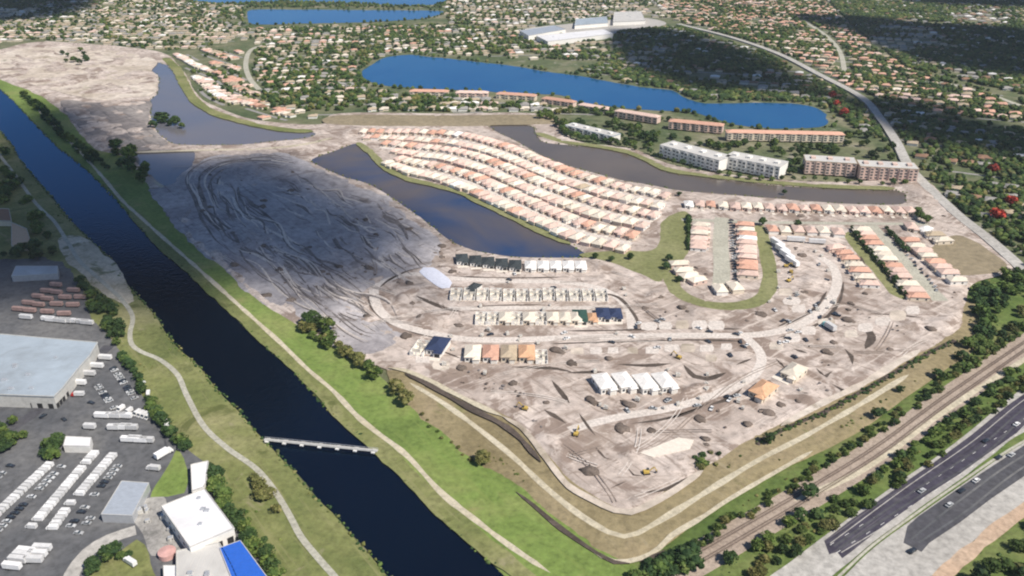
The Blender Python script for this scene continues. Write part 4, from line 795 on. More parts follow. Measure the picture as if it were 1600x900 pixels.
# ------------------------------------------------------------------ railway and highway at the lower right
RLc = smooth(GP([(1020, 912), (1100, 868), (1200, 810), (1290, 757), (1380, 700), (1480, 626), (1600, 543), (1700, 475)], ZV), False, 6)
ribbon('rail_ballast', None, 19, M['ballast'], ZV+.25, line=RLc)
ribbon('dirt_track', [(1240, 783), (1330, 744), (1390, 707), (1440, 668), (1520, 613), (1600, 562), (1700, 500)], 4, M['track'], ZV+.3, wv=.3)
def along(L, off):
    T = np.gradient(L, axis=0); T /= np.hypot(T[:, 0], T[:, 1])[:, None]; return L+np.c_[-T[:, 1], T[:, 0]]*off
for k, off in enumerate((3.2, -2.2)):
    rt = empty('railway_track', (0, 0, 0)); tag(rt, 'railway track of the pair, the one nearer the building site' if off > 0 else 'railway track of the pair, the one nearer the highway', 'railway track', 'the two railway tracks')
    for s in (-.75, .75):
        n_, V, Fc = ribbon(None, None, .16, None, ZV+.62, flat=False, th=.2, line=along(RLc, off+s)); mesh_obj('rail', V, Fc, M['rail'], rt)
    P, A_ = resample(along(RLc, off), 1.0); m = MB()
    for (x, y), a in zip(P, A_):
        c, s = math.cos(a), math.sin(a); m.prism([(x+c*u-s*v, y+s*u+c*v) for u, v in ((-.14, -1.3), (.14, -1.3), (.14, 1.3), (-.14, 1.3))], ZV+.24, ZV+.41)
    tag(m.build('sleepers', M['sleeper'], rt), kind='stuff')
ZH = ZV+.3
patch('highway_shoulder', [(1196, 905), (1232, 880), (1290, 836), (1412, 748), (1460, 716), (1515, 674), (1575, 624), (1640, 578), (1760, 510), (1760, 600), (1600, 686), (1500, 752), (1430, 800), (1360, 850), (1300, 905), (1250, 960), (1130, 960)], M['concrete_road'], ZH, 0)
patch('highway_lanes', [(1288, 845), (1330, 812), (1412, 755), (1460, 722), (1515, 682), (1575, 633), (1640, 588), (1760, 522), (1760, 585), (1600, 668), (1555, 700), (1500, 740), (1450, 772), (1380, 822), (1330, 862), (1316, 872), (1308, 862), (1296, 866)], M['asphalt_new'], ZH+.12, 0, sm=False)
patch('median_grass', [(1300, 900), (1330, 876), (1380, 840), (1415, 810), (1450, 785), (1500, 750), (1555, 708), (1600, 675), (1760, 590), (1760, 608), (1600, 688), (1500, 758), (1430, 806), (1370, 850), (1312, 905)], M['verge'], ZH+.3, .5)
ribbon('median_kerb', [(1308, 903), (1362, 853), (1430, 803), (1500, 754), (1600, 689), (1760, 607)], 1.3, M['path'], ZH+.36)
patch('highway_shoulder', [(1312, 908), (1364, 857), (1432, 807), (1502, 758), (1600, 692), (1760, 610), (1780, 680), (1600, 792), (1540, 830), (1480, 884), (1440, 960), (1260, 960)], M['concrete_road'], ZH, 0)
patch('highway_lanes', [(1412, 848), (1418, 822), (1436, 806), (1502, 760), (1600, 696), (1760, 615), (1770, 645), (1600, 744), (1550, 778), (1500, 816), (1452, 848), (1440, 862)], M['asphalt'], ZH+.12, 0, sm=False)
ribbon('soil_strip', [(1425, 960), (1470, 902), (1530, 850), (1600, 797), (1780, 690)], 7, M['redsoil'], ZH+.05, wv=.4)
for t in (.14, .38, .62, .86): ribbon('lane_joint', [(1294+24*t, 846+20*t), (1412+20*t, 756+44*t), (1515+34*t, 683+46*t), (1600+10*t, 617+48*t), (1700, 555+42*t)], (.5 if t in (.14, .86) else 1.2), M['concrete_road'] if t in (.14, .86) else M['asphalt'], ZH+.135, flat=False)
for t in (.3, .7): ribbon('lane_joint', [(1416+28*t, 838+14*t), (1502+14*t, 762+50*t), (1600+4*t, 698+42*t), (1760, 617+26*t)], 1.1, M['yard'], ZH+.135, flat=False)
for (a, b, nm) in (((1300, 850), (1760, 543), 0), ((1310, 862), (1760, 563), 1)):
    Lm = smooth(GP([a, ((a[0]+b[0])/2, (a[1]+b[1])/2+6), b], ZH), False, 5); P, A_ = resample(Lm, 12); m = MB()
    for (x, y), an in zip(P, A_):
        c, s = math.cos(an), math.sin(an); m.prism([(x+c*u-s*v, y+s*u+c*v) for u, v in ((-1.6, -.12), (1.6, -.12), (1.6, .12), (-1.6, .12))], ZH+.1, ZH+.125)
    tag(m.build('lane_markings', M['paint']), kind='structure')
for k, (u, v, pt) in enumerate(((1525, 752, 'truckwhite'), (1502, 768, 'cardark'), (1425, 862, 'cardark'), (1483, 790, 'carsilver'), (1560, 716, 'cardark'), (1440, 768, 'carsilver'), (1540, 690, 'cardark'), (1588, 664, 'truckwhite'), (1580, 712, 'carsilver'))):
    nm = {'truckwhite': 'white', 'cardark': 'dark', 'carsilver': 'silver'}[pt]
    veh(('car', pt), car_kit, ('car', pt), u, v, ZH+.13, dirn((1450, 790), (1600, 690))-1.57, ['white car in the near carriageway beside the median', 'dark car close behind the white one on the near carriageway', 'dark car on the pale concrete where the asphalt begins', 'silver car on the near carriageway below the dark one', 'dark car highest up the near carriageway', 'silver car on the far carriageway furthest down', 'dark car midway up the far carriageway', 'white car at the right edge on the far carriageway', 'silver car near the right edge on the near carriageway'][k], 'car', 'cars on the highway', 1.2)
# pale roads beyond the site
ribbon('boundary_road', [(1620, 445), (1590, 415), (1545, 375), (1500, 340), (1465, 308), (1440, 284), (1418, 258), (1400, 222), (1375, 185), (1345, 152), (1280, 117), (1215, 84), (1140, 58), (1060, 38)], 12, M['concrete_road'], ZS+.25, zpx=1.2, th=2.4)
ribbon('residential_road', [(1255, 32), (1290, 55), (1312, 80), (1320, 112)], 9, M['path'], .3)
ribbon('residential_road', [(1680, 190), (1590, 163), (1540, 145), (1470, 128)], 9, M['path'], .3)
ribbon('residential_road', [(420, 68), (392, 78), (384, 100), (390, 122), (405, 140)], 9, M['path'], .3)
for px, h_, rf, t in (([(812, 48), (866, 40), (884, 46), (826, 56)], 9, 'shedroof', 'blue-grey flat-roofed store at the far pale lot, leftmost'), ([(838, 56), (944, 46), (958, 53), (856, 65)], 9, 'whiteroof', 'long white flat-roofed store at the far pale lot'), ([(960, 19), (1002, 18), (1008, 32), (958, 34)], 9, 'greyroof', 'grey flat-roofed store at the top of the far pale lot'), ([(900, 30), (948, 26), (950, 36), (898, 40)], 8, 'metalroof', 'small bluish store in the middle of the far pale lot')): roofed('store', px, h_, 'wall_white', rf, t, z=.05, units=3)
patch('bare_lot', [(805, 48), (900, 36), (1000, 28), (1040, 38), (960, 52), (840, 66)], M['concrete_road'], .3)

# zones last: now the flat places are known
zone('building_site_soil', SITE, M['soil'], .8, ZS, 5, 3.6, 7.5, 780, mounds, [WATER[k] for k in ('lakeA', 'pond', 'lagoon', 'lakeB')], 1.25)
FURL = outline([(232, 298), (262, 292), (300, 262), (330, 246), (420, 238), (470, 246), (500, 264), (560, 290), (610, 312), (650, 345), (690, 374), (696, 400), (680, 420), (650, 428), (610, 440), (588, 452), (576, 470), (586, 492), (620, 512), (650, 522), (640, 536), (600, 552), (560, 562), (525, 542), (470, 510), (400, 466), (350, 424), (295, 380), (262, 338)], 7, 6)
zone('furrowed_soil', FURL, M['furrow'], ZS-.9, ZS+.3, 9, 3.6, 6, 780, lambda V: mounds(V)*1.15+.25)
zone('canal_bank', RBANK, M['bank_grass'], .1, ZB, 4.5, 5, 12, 700, bankshape(0), (), 0)
zone('canal_bank', LBANK, M['left_grass'], .1, ZL, 4.5, 5, 12, 700, bankshape(0, .9), (), 0)
zone('yard_ground', YARD, M['yard'], .9, ZY, 3, 8, 14, 500, None)
zone('perimeter_field', PERIM, M['olive'], .6, ZP, 6, 5, 10, 600, lambda V: (fbm(V[:, 0], V[:, 1], 22, 3)-.5)*.8)
zone('verge_ground', VERGE, M['verge'], .1, ZV, 4, 6, 12, 600, soft)

# ------------------------------------------------------------------ vegetation
def ico(sub):
    bm = bmesh.new(); bmesh.ops.create_icosphere(bm, subdivisions=sub, radius=1); v = np.array([p.co for p in bm.verts]); f = np.array([[q.index for q in p.verts] for p in bm.faces]); bm.free(); return v, f
I1, I2 = ico(1), ico(2)
def crown_mesh(name, mat, r, h, lumps, leaves, seed, flat=.75):
    g = np.random.default_rng(seed); V, Fc = [], []; n = 0
    for k in range(lumps):
        a = g.uniform(0, 6.28); q = r*.72*math.sqrt(g.uniform(0, 1)); zz = h*(.45+.45*g.uniform(-1, 1)*(1-.5*q/r)); s = r*g.uniform(.28, .46)
        v, f = I1 if k % 2 else I2
        v = v*(1+g.uniform(-.28, .28, (len(v), 1)))*np.array([s, s, s*flat])+[q*math.cos(a), q*math.sin(a), zz]
        V.append(v); Fc += (f+n).tolist(); n += len(v)
    d = g.normal(size=(leaves, 3)); d /= np.linalg.norm(d, axis=1)[:, None]; d[:, 2] = np.abs(d[:, 2])*.9-.15
    c = d*g.uniform(.75, 1.12, (leaves, 1))*np.array([r, r, h*.52])+[0, 0, h*.45]
    for k in range(leaves):
        t = g.normal(size=3); t /= np.linalg.norm(t); u = np.cross(t, [.3, .5, .8]); u /= np.linalg.norm(u); s = r*g.uniform(.08, .17)
        V.append(np.array([c[k]+t*s, c[k]+u*s, c[k]-t*s, c[k]-u*s])); Fc.append((n, n+1, n+2, n+3)); n += 4
    me = bpy.data.meshes.new(name); me.from_pydata(np.concatenate(V).tolist(), [], Fc); me.materials.append(mat); me.update(); return me
def tree_kit(name, mat, r, h, trunk, seed):
    t = empty(name); m = MB(); m.cyl(0, 0, -.6, trunk+h*.35, .28, 7, r1=.12)
    for k in range(4):
        a = k*1.6+seed; e = np.array([math.cos(a)*r*.5, math.sin(a)*r*.5, trunk+h*.45]); b0 = np.array([0, 0, trunk*.75]); w_ = .09
        m.add([b0+[-w_, -w_, 0], b0+[w_, -w_, 0], b0+[0, w_, 0], e], [(0, 1, 3), (1, 2, 3), (2, 0, 3)])
    m.build('trunk', M['bark'], t)
    c = bpy.data.objects.new('crown', crown_mesh('crown', M[mat], r, h, 14, 170, seed)); COL.objects.link(c); c.parent = t; c.location = (0, 0, trunk*.7); return t
def bush_kit(name, mat, r, h, seed):
    o = bpy.data.objects.new(name, crown_mesh(name, M[mat], r, h, 10, 110, seed, .8)); COL.objects.link(o); return o
TREES = 0
def tree(u, v, z, mat='leaf', size=1.0, label='', group='', kind=None, wild=False):
    global TREES; TREES += 1; s = random.randint(0, 2)
    x, y = (u, v) if wild else G(u, v, z)
    if kind == 'bush': o, _ = kit(('bush', mat, s), bush_kit, 'bush', mat, 2.2, 2.6, 31+s)
    else: o, _ = kit(('tree', mat, s), tree_kit, 'tree', mat, 4.2, 6.5, 2.6, 11+s)
    o.location = (x, y, z-(.15 if kind == 'bush' else 0)); o.rotation_euler = (0, 0, random.uniform(0, 6.28)); q = size*random.uniform(.85, 1.15); o.scale = (q, q, q*random.uniform(.85, 1.15))
    o['label'] = label; o['category'] = kind or 'tree'; o['group'] = group
GREEN = {'leaf': 'green', 'leaf_dark': 'dark green', 'leaf_olive': 'olive green', 'leaf_red': 'red'}
CM = {}
def crowns_mass(name, pts, z, mats, size, bush=False):
    """many crowns grown into one mass: one object"""
    VV, FF, MI, n = [], [], [], 0; ml = list(dict.fromkeys(mats))
    for (x, y) in pts:
        mk = random.choice(mats); sd = random.randint(0, 2); key = (mk, sd, bush)
        if key not in CM:
            me = crown_mesh('crown', M[mk], *((2.2, 2.6, 10, 110, 31+sd, .8) if bush else (4.2, 6.5, 14, 170, 11+sd)))
            CM[key] = (np.array([v.co for v in me.vertices]), [tuple(p.vertices) for p in me.polygons]); bpy.data.meshes.remove(me)
        v, f = CM[key]; q = size*random.uniform(.7, 1.3); a = random.uniform(0, 6.28); c, s_ = math.cos(a), math.sin(a)
        w = np.c_[v[:, 0]*c-v[:, 1]*s_, v[:, 0]*s_+v[:, 1]*c, v[:, 2]+(0 if bush else 1.0)]*q*[1, 1, random.uniform(.85, 1.2)]+[x, y, z-.2]
        VV.append(w); FF += [tuple(n+i for i in t) for t in f]; MI += [ml.index(mk)]*len(f); n += len(v)
    return mesh_obj(name, np.concatenate(VV).tolist(), FF, [M[m] for m in ml], midx=MI)
def hedge(px, step, z, mats, size, label, bush=False, jit=3.0, skip=.1):
    P, A_ = resample(smooth(GP(px, z), False, 4), step); pts = []
    for (x, y), a in zip(P, A_):
        if random.random() < skip: continue
        j = random.uniform(-jit, jit); pts.append((x-math.sin(a)*j, y+math.cos(a)*j))
    tag(crowns_mass('hedge', pts, z, mats, size, bush), label, 'hedge')
def tree_line(px, step, z, mats, size, where, group, kind=None, jit=3.0, skip=.1):
    P, A_ = resample(smooth(GP(px, z), False, 4), step); k = 0
    for (x, y), a in zip(P, A_):
        if random.random() < skip: continue
        k += 1; j = random.uniform(-jit, jit); m = random.choice(mats)
        tree(x-math.sin(a)*j, y+math.cos(a)*j, z, m, size*random.uniform(.75, 1.25), f'{GREEN[m]} {kind or "tree"}, {nth(k)} from the top {where}', group, kind, True)
def grove_pts(px, n, z, size):
    L = GP(px, z); x0, y0 = L.min(0); x1, y1 = L.max(0); pts = []
    for t in range(n*40):
        if len(pts) >= n: break
        p = np.array([rng.uniform(x0, x1), rng.uniform(y0, y1)])
        if inside([p], L)[0] and all(math.hypot(*(p-q)) > 3.2*size for q in pts): pts.append(p)
    return sorted(pts, key=lambda p: p[0]/p[1])
def wood(px, n, z, mats, size, name='woodland'): tag(crowns_mass(name, grove_pts(px, n, z, size), z, mats, size), kind='stuff')
def grove(px, n, z, mats, size, where, group, kind=None):
    for k, p in enumerate(grove_pts(px, n, z, size)):
        m = random.choice(mats); tree(p[0], p[1], z, m, size*random.uniform(.7, 1.3), f'{GREEN[m]} {kind or "tree"}, {nth(k+1)} from left {where}', group, kind, True)
D2 = ['leaf', 'leaf_dark']; DD = ['leaf_dark', 'leaf_dark', 'leaf']; OL = ['leaf_olive', 'leaf', 'leaf_olive']
hedge([(470, 512), (500, 530), (530, 548), (560, 570), (590, 592), (618, 614), (642, 630)], 6.5, ZS-.6, OL, 1.0, 'olive green tree hedge between the bright canal bank and the site', False)
tree_line([(486, 508), (500, 520), (512, 534)], 6, ZS-.6, DD, 1.3, 'of the dark clump heading the bank hedge', 'dark clump at the bank hedge', jit=5)
hedge([(655, 650), (690, 680), (725, 708), (750, 728)], 7, ZB+.1, OL, .6, 'low scrubby olive hedge along the outer edge of the dry field', True, skip=.2)
for dx, dy, s in ((0, 0, 1.15), (-4, 4, .8), (4, 3, .7)): tree(754+dx, 722+dy, ZP, 'leaf_olive', s, 'olive green tree standing alone in the corner of the dry field' if not dx else ('smaller olive tree left of the lone field tree' if dx < 0 else 'smaller olive tree right of the lone field tree'), 'lone field trees')
grove([(168, 225), (200, 232), (240, 270), (240, 302), (215, 285), (180, 258)], 14, ZS-.6, DD, 1.3, 'in the dark clump between the canal and the lagoon', 'dark clump by the lagoon')
tree_line([(35, 150), (60, 172), (90, 205), (120, 235), (150, 258)], 14, ZB, DD, 1.2, 'along the top of the canal bank', 'trees on the upper canal bank', jit=4)
tree_line([(50, 160), (80, 184), (108, 214), (140, 240), (170, 268)], 17, ZB, D2, .9, 'of the second upper bank line', 'second line on the upper canal bank', jit=4)
grove([(228, 190), (262, 186), (288, 196), (292, 206), (262, 206), (238, 200)], 12, ZS-1, DD, 1.2, 'on the dark islet in the lagoon', 'trees on the lagoon islet')
wood([(-20, 215), (10, 232), (30, 280), (50, 320), (90, 380), (84, 402), (55, 405), (55, 350), (20, 320), (-30, 320)], 40, ZL, DD, 1.25)
grove([(0, 388), (50, 390), (88, 398), (80, 410), (0, 408)], 10, ZL, DD, 1.0, 'in the strip above the long narrow shed', 'strip above the narrow shed')
wood([(118, 440), (150, 455), (190, 500), (186, 545), (165, 520), (140, 480)], 22, ZL, DD, 1.0)
hedge([(192, 560), (212, 590), (230, 622), (246, 650), (268, 682), (290, 705)], 6, ZL, DD, .8, 'dark green hedge between the paved yard and the canal bank', False, jit=1.5)
hedge([(328, 735), (340, 768), (362, 800), (385, 838), (410, 870), (430, 902), (455, 940)], 5.0, ZL, D2, 1.0, 'dark hedge running along the right side of the white hall', False, jit=2)
hedge([(338, 745), (360, 780), (395, 826), (430, 876), (460, 920)], 6.5, ZL, D2, .8, 'lower shrub hedge outside the one beside the white hall', True, jit=3)
wood([(-10, 668), (30, 655), (46, 672), (30, 700), (0, 712), (-20, 705)], 12, ZY, DD, .9)
wood([(62, 696), (92, 686), (98, 706), (80, 722), (62, 716)], 8, ZY, DD, .8)
grove([(140, 880), (180, 862), (205, 850), (212, 870), (190, 898), (140, 905)], 8, ZY, DD, .8, 'on the shaded end of the bottom lawn', 'shaded lawn trees')
wood([(390, 745), (420, 765), (440, 800), (428, 806), (400, 775)], 9, ZL, ['leaf_olive'], .8)
# lower right
wood([(1515, 452), (1570, 432), (1640, 410), (1640, 440), (1570, 470), (1560, 520), (1530, 540), (1512, 530), (1510, 490)], 44, ZV, D2, 1.05)
wood([(1575, 478), (1640, 452), (1640, 500), (1585, 520), (1565, 515)], 12, ZV, ['leaf', 'leaf_olive'], .7)
wood([(1500, 545), (1530, 520), (1600, 505), (1590, 530), (1500, 590), (1480, 590)], 16, ZV, D2, .9)
hedge([(1620, 500), (1560, 541), (1490, 590), (1420, 640), (1340, 692), (1270, 738), (1200, 782), (1130, 828), (1060, 872)], 3.6, ZV, ['leaf', 'leaf_olive', 'leaf', 'leaf_dark'], .5, 'green hedge on the building-site side of the railway', False, jit=3.5)
hedge([(1620, 588), (1540, 640), (1480, 688), (1420, 732), (1360, 774), (1300, 812), (1240, 850), (1180, 896), (1130, 944)], 4.0, ZV, ['leaf', 'leaf_olive', 'leaf', 'leaf_dark'], .6, 'broad green hedge along the railway on its highway side', False, jit=6)
hedge([(1590, 582), (1500, 650), (1400, 726), (1330, 776), (1260, 812), (1180, 862), (1110, 912)], 9.0, ZV, D2, .75, 'taller dark hedge between railway and highway', False, jit=3)
wood([(975, 890), (1010, 880), (1055, 862), (1090, 868), (1060, 905), (990, 925)], 20, ZV, D2, .85)
wood([(1510, 925), (1560, 866), (1625, 822), (1680, 800), (1680, 930)], 26, ZV, ['leaf', 'leaf_olive', 'leaf_dark'], .85)
grove([(1085, 715), (1105, 704), (1132, 710), (1120, 728), (1095, 733)], 9, ZP+.3, OL+['leaf_dark'], 1.0, 'in the clump below the pale slab', 'clump at the lower edge', 'bush')
for u, v, s, t in ((1200, 692, .9, 'dark green tree on the field edge below the orange-tiled house'), (1368, 652, .9, 'dark green tree on the field half way along the railway hedge'), (1378, 648, .7, 'smaller tree touching the one half way along the railway hedge'), (1463, 588, .9, 'dark green tree on the field nearest the right wood'), (1470, 592, .7, 'smaller dark tree beside the field tree nearest the right wood'), (1405, 612, .7, 'dark green tree on the field between two pairs'), (1262, 778, 1.2, 'dark tree leaning over the railway near the highway start'), (1070, 882, 1.2, 'dark tree at the bottom edge beside the railway'), (1083, 890, 1.1, 'dark tree at the bottom edge right of its neighbour')):
    tree(u, v, ZP if v < 700 else ZV, 'leaf_dark', s, t, 'field trees by the railway')
# estate hedges and trees
hedge([(1076, 338), (1076, 392)], 3.2, ZS, ['leaf_dark'], .55, 'straight dark hedge on the lawn west of the pink-roofed column', False, jit=.5, skip=0)
hedge([(1330, 358), (1356, 392), (1384, 424), (1416, 464)], 4.2, ZS, ['leaf_dark'], .6, 'long slanting dark hedge between two rows of pink roofs', False, jit=1.0, skip=0)
hedge([(1384, 358), (1402, 378), (1418, 396)], 6, ZS, ['leaf_dark'], .65, 'short slanting dark hedge at the head of the slanting street', False, jit=1.5, skip=0)
grove([(1432, 330), (1450, 340), (1446, 356), (1436, 352)], 4, ZS, ['leaf'], .9, 'at the right end of the long straight row', 'trees by the straight row')
for (u, v) in ((1191, 352), (1061, 306), (1225, 303), (1045, 408), (1040, 420), (1060, 440), (985, 405), (1245, 355), (930, 404), (955, 408)): tree(u, v, ZS, 'leaf_dark', .8, f'small dark tree {dict([((1191, 352), "at the head of the east lawn strip"), ((1061, 306), "at the corner of the brown canal"), ((1225, 303), "on the bank of the brown canal"), ((1045, 408), "left of the cul-de-sac houses"), ((1040, 420), "at the lower left of the cul-de-sac lawn"), ((1060, 440), "below the cul-de-sac houses"), ((985, 405), "in the middle of the west lawn"), ((1245, 355), "between two houses of the short row"), ((930, 404), "at the lake end of the west lawn"), ((955, 408), "near the lake end of the west lawn")])[(u, v)]}', 'small estate trees')
tree_line([(845, 185), (870, 190), (880, 205), (905, 218), (960, 226), (1000, 235)], 8, ZS-.5, D2, 1.1, 'of the belt behind the brown canal bank', 'belt behind the brown canal', jit=6)
tree_line([(1005, 236), (1060, 258), (1120, 272), (1190, 282), (1260, 281), (1340, 288), (1420, 290)], 12, ZS-.3, D2, .75, 'of the planting before the apartment blocks', 'planting before the apartments', jit=2)
grove([(1214, 240), (1254, 240), (1254, 270), (1222, 276)], 10, ZS-.5, D2, 1.0, 'between the white and the pink apartment blocks', 'trees between apartment blocks')
wood([(960, 195), (1030, 205), (1040, 215), (1020, 235), (990, 230), (960, 215)], 24, ZS-.5, D2, 1.1)
wood([(1290, 222), (1345, 205), (1400, 235), (1440, 280), (1410, 278), (1330, 240), (1290, 238)], 24, ZS-.5, D2, 1.1)
tree_line([(860, 176), (950, 178), (1040, 190), (1130, 196)], 11, .2, D2, .9, 'of the line before the lakeside blocks', 'lakeside line', jit=4)
for (u, v, t) in ((1550, 272, 'round red-flowering tree at the right edge among white roofs'), (1578, 322, 'round red-flowering tree at the right edge below the other'), (1556, 345, 'small red-flowering tree at the right edge, lowest'), (1300, 155, 'red-flowering tree at the right end of the blue lake'), (1306, 168, 'lower red-flowering tree at the right end of the blue lake'), (1318, 182, 'lowest red-flowering tree at the right end of the blue lake')):
    tree(u, v, .1, 'leaf_red', 1.6 if u > 1540 else 1.4, t, 'red-flowering trees')
wood([(855, 180), (960, 197), (1030, 210), (1140, 226), (1300, 229), (1335, 242), (1250, 240), (1130, 238), (1030, 214), (960, 214), (880, 203)], 60, .2, D2, 1.0)
wood([(600, 160), (760, 160), (900, 172), (960, 182), (860, 178), (700, 174), (560, 172)], 40, .2, ['leaf', 'leaf_olive'], 1.0)
grove([(85, 86), (110, 78), (152, 82), (146, 96), (116, 108), (100, 95)], 9, ZS, DD, 1.3, 'in the dark clump on the upper left sand', 'dark clump on the sand')
# soil heaps and dark scrub on the bare soil
def heap_kit(name, seed):
    g = np.random.default_rng(seed); v, f = I2; v = v*np.array([1, 1, .8]); v = v*(1+g.uniform(-.38, .38, (len(v), 1))); v[:, 2] = np.maximum(v[:, 2], -.35)
    return mesh_obj(name, v, f, [M['heap']], smooth_=True)
M['heap'] = ground_mat('heap_soil', [(.085, .068, .057), (.21, .17, .145)], .05, .5, bumps=1)
hn = 0
for t in range(900):
    if hn >= 110: break
    u, v = random.uniform(300, 1480), random.uniform(240, 790); x, y = G(u, v, ZS)
    if sdf([(x, y)], SITE)[0] < 8 or flatness(np.array([(x, y)]))[0] < .9 or any(sdf([(x, y)], WATER[k])[0] > -14 for k in ('lakeA', 'pond', 'lagoon', 'lakeB')): continue
    if v < 330 and u > 560: continue
    shade = u < 640; hn += 1
    o, _ = kit(('heap', hn % 4), heap_kit, 'soil_heap', hn % 4+50); s = random.uniform(1.4, 4.4)
    zg = ZS-.2
    o.location = (x, y, zg); o.rotation_euler = (0, 0, FUR+random.uniform(-.4, .4)); o.scale = (s*random.uniform(.8, 1.5), s*.9, s*.6)
    where = ('at the upper end of the shaded furrows' if v < 330 else 'amid the shaded furrows' if v < 430 else 'at the lower end of the shaded furrows') if shade else ('left of the four white houses' if v > 575 and u < 930 else 'between the four white houses and the orange one' if v > 575 and u < 1180 and v < 680 else 'in the pointed lower corner of the site' if v > 680 else 'right of the curved road' if u > 1180 else 'below the main site road' if v > 530 else 'between the house rows')
    o['label'] = f'brown soil heap {where}'; o['category'] = 'soil heap'; o['group'] = f'soil heaps {where}'

fa = smooth(GP([(475, 248), (405, 239), (335, 246), (288, 270), (292, 312), (335, 364), (405, 428), (500, 500), (570, 540)], ZS), False, 4)
fi = smooth(GP([(440, 268), (410, 264), (388, 272), (380, 292), (396, 320), (432, 352), (500, 400), (600, 462), (640, 500)], ZS), False, 4)
fc = smooth(GP([(400, 300), (440, 330), (500, 372), (580, 420), (640, 450)], ZS), False, 4); fb_ = smooth(GP([(480, 264), (520, 284), (590, 318), (646, 356), (688, 400)], ZS), False, 4)
def even(L, n=80):
    s_ = np.r_[0, np.cumsum(np.hypot(*np.diff(L, axis=0).T))]; q = np.linspace(0, s_[-1], n); return np.c_[np.interp(q, s_, L[:, 0]), np.interp(q, s_, L[:, 1])]
fa, fb_, fi, fc = even(fa), even(fb_), even(fi), even(fc); rm_dark, rm_pale = MB(), MB()
for k in range(190):
    t = random.uniform(.03, .97); i0 = random.randint(0, 62); i1 = min(79, i0+random.randint(8, 34)); rm = rm_dark if k % 5 < 3 else rm_pale; ea, eb = (fa, fi) if k % 8 < 5 else (fc, fb_)
    L = (ea*(1-t)+eb*t)[i0:i1]+np.c_[np.zeros(i1-i0), (fbm(np.arange(i0, i1)*7.0, np.full(i1-i0, t*900.0), 60, 2)-.5)*44]
    T = np.gradient(L, axis=0); T /= np.hypot(T[:, 0], T[:, 1])[:, None]; Nn = np.c_[-T[:, 1], T[:, 0]]; n = len(L); u_ = np.linspace(0, 1, n); wd = random.uniform(.7, 2.3)*np.sin(np.pi*u_)**.6*(.6+.8*fbm(L[:, 0], L[:, 1], 12, 2)); hh = random.uniform(.2, .8)*np.sin(np.pi*u_)
    V = []
    for i in range(n): V += [(*(L[i]+Nn[i]*wd[i]), ZS-.3), (*(L[i]+Nn[i]*wd[i]*.25), ZS+.45+hh[i]), (*(L[i]-Nn[i]*wd[i]*.3), ZS+.4+hh[i]*.9), (*(L[i]-Nn[i]*wd[i]), ZS-.3)]
    rm.add(V, [(4*i+j, 4*i+j+1, 4*i+5+j, 4*i+4+j) for i in range(n-1) for j in range(3)])
tag(rm_dark.build('soil_ridges', M['ridge'], smooth_=True), kind='stuff'); tag(rm_pale.build('pale_soil_ridges', M['siteroad'], smooth_=True), kind='stuff')

def stack_kit(name):
    r = empty(name); MB().box(-.8, .8, -.6, .6, 0, .14).build('pallet', M['bark'], r); m = MB()
    for i in range(2):
        for j in range(2): m.box(-.72+i*.74, -.02+i*.74, -.54+j*.56, -.02+j*.56, .145, 1.1+.2*(i ^ j))
    m.build('block_load', M['block'], r); return r
def near_ok(u, v, mind):
    x, y = G(u, v, ZS)
    if sdf([(x, y)], SITE)[0] < 8 or any(sdf([(x, y)], WATER[k])[0] > -6 for k in ('lakeA', 'lakeB')) or any(len(L) == 4 and sdf([(x, y)], L)[0] > -3 for L in FLAT_POLYS): return None
    return (x, y) if all(math.hypot(x-q[0], y-q[1]) > mind for q in FLAT_PTS) else None
for k in range(70):
    u, v = random.choice([(random.uniform(690, 990), random.uniform(434, 530)), (random.uniform(640, 900), random.uniform(525, 585)), (random.uniform(920, 1110), random.uniform(575, 640)), (random.uniform(1200, 1330), random.uniform(385, 500)), (random.uniform(1150, 1260), random.uniform(575, 640))])
    p = near_ok(u, v, 10.5)
    if p is None: continue
    o, _ = kit('stack', stack_kit, 'block_stack'); o.location = (*p, ZS+.0); q = random.uniform(1.2, 2.2); o.scale = (q, q, q); o.rotation_euler = (0, 0, random.uniform(0, 3))
    where = 'between the roofless rows' if v < 530 and u < 995 else 'beside the four tiled houses' if u < 905 else 'around the four white houses' if u < 1115 else 'by the curved site road' if v < 505 else 'near the lone orange-tiled house'
    o['label'] = f'pallet stack of grey blocks {where}'; o['category'] = 'block stack'; o['group'] = 'pallet stacks of blocks'
for k in range(60):
    u, v = random.choice([(random.uniform(700, 1000), random.uniform(425, 535)), (random.uniform(880, 1260), random.uniform(500, 560)), (random.uniform(1200, 1310), random.uniform(390, 500)), (random.uniform(960, 1160), random.uniform(610, 650))])
    p = near_ok(u, v, 11)
    if p is None: continue
    pt = random.choice(['cardark', 'carsilver', 'truckwhite']); o, _ = kit(('car', pt), car_kit, 'car', pt); o.location = (*p, ZS+.12); o.rotation_euler = (0, 0, random.uniform(0, 6.28)); o.scale = (1.15,)*3
    nm = {'truckwhite': 'white', 'cardark': 'dark', 'carsilver': 'silver'}[pt]; where = 'between the roofless rows' if u < 995 and v < 545 else 'by the lower site road' if v > 600 else 'by the curved site road' if u > 1195 and v < 505 else 'along the main site road'
    o['label'] = f'{nm} car parked {where}'; o['category'] = 'car'; o['group'] = 'cars on the building site'
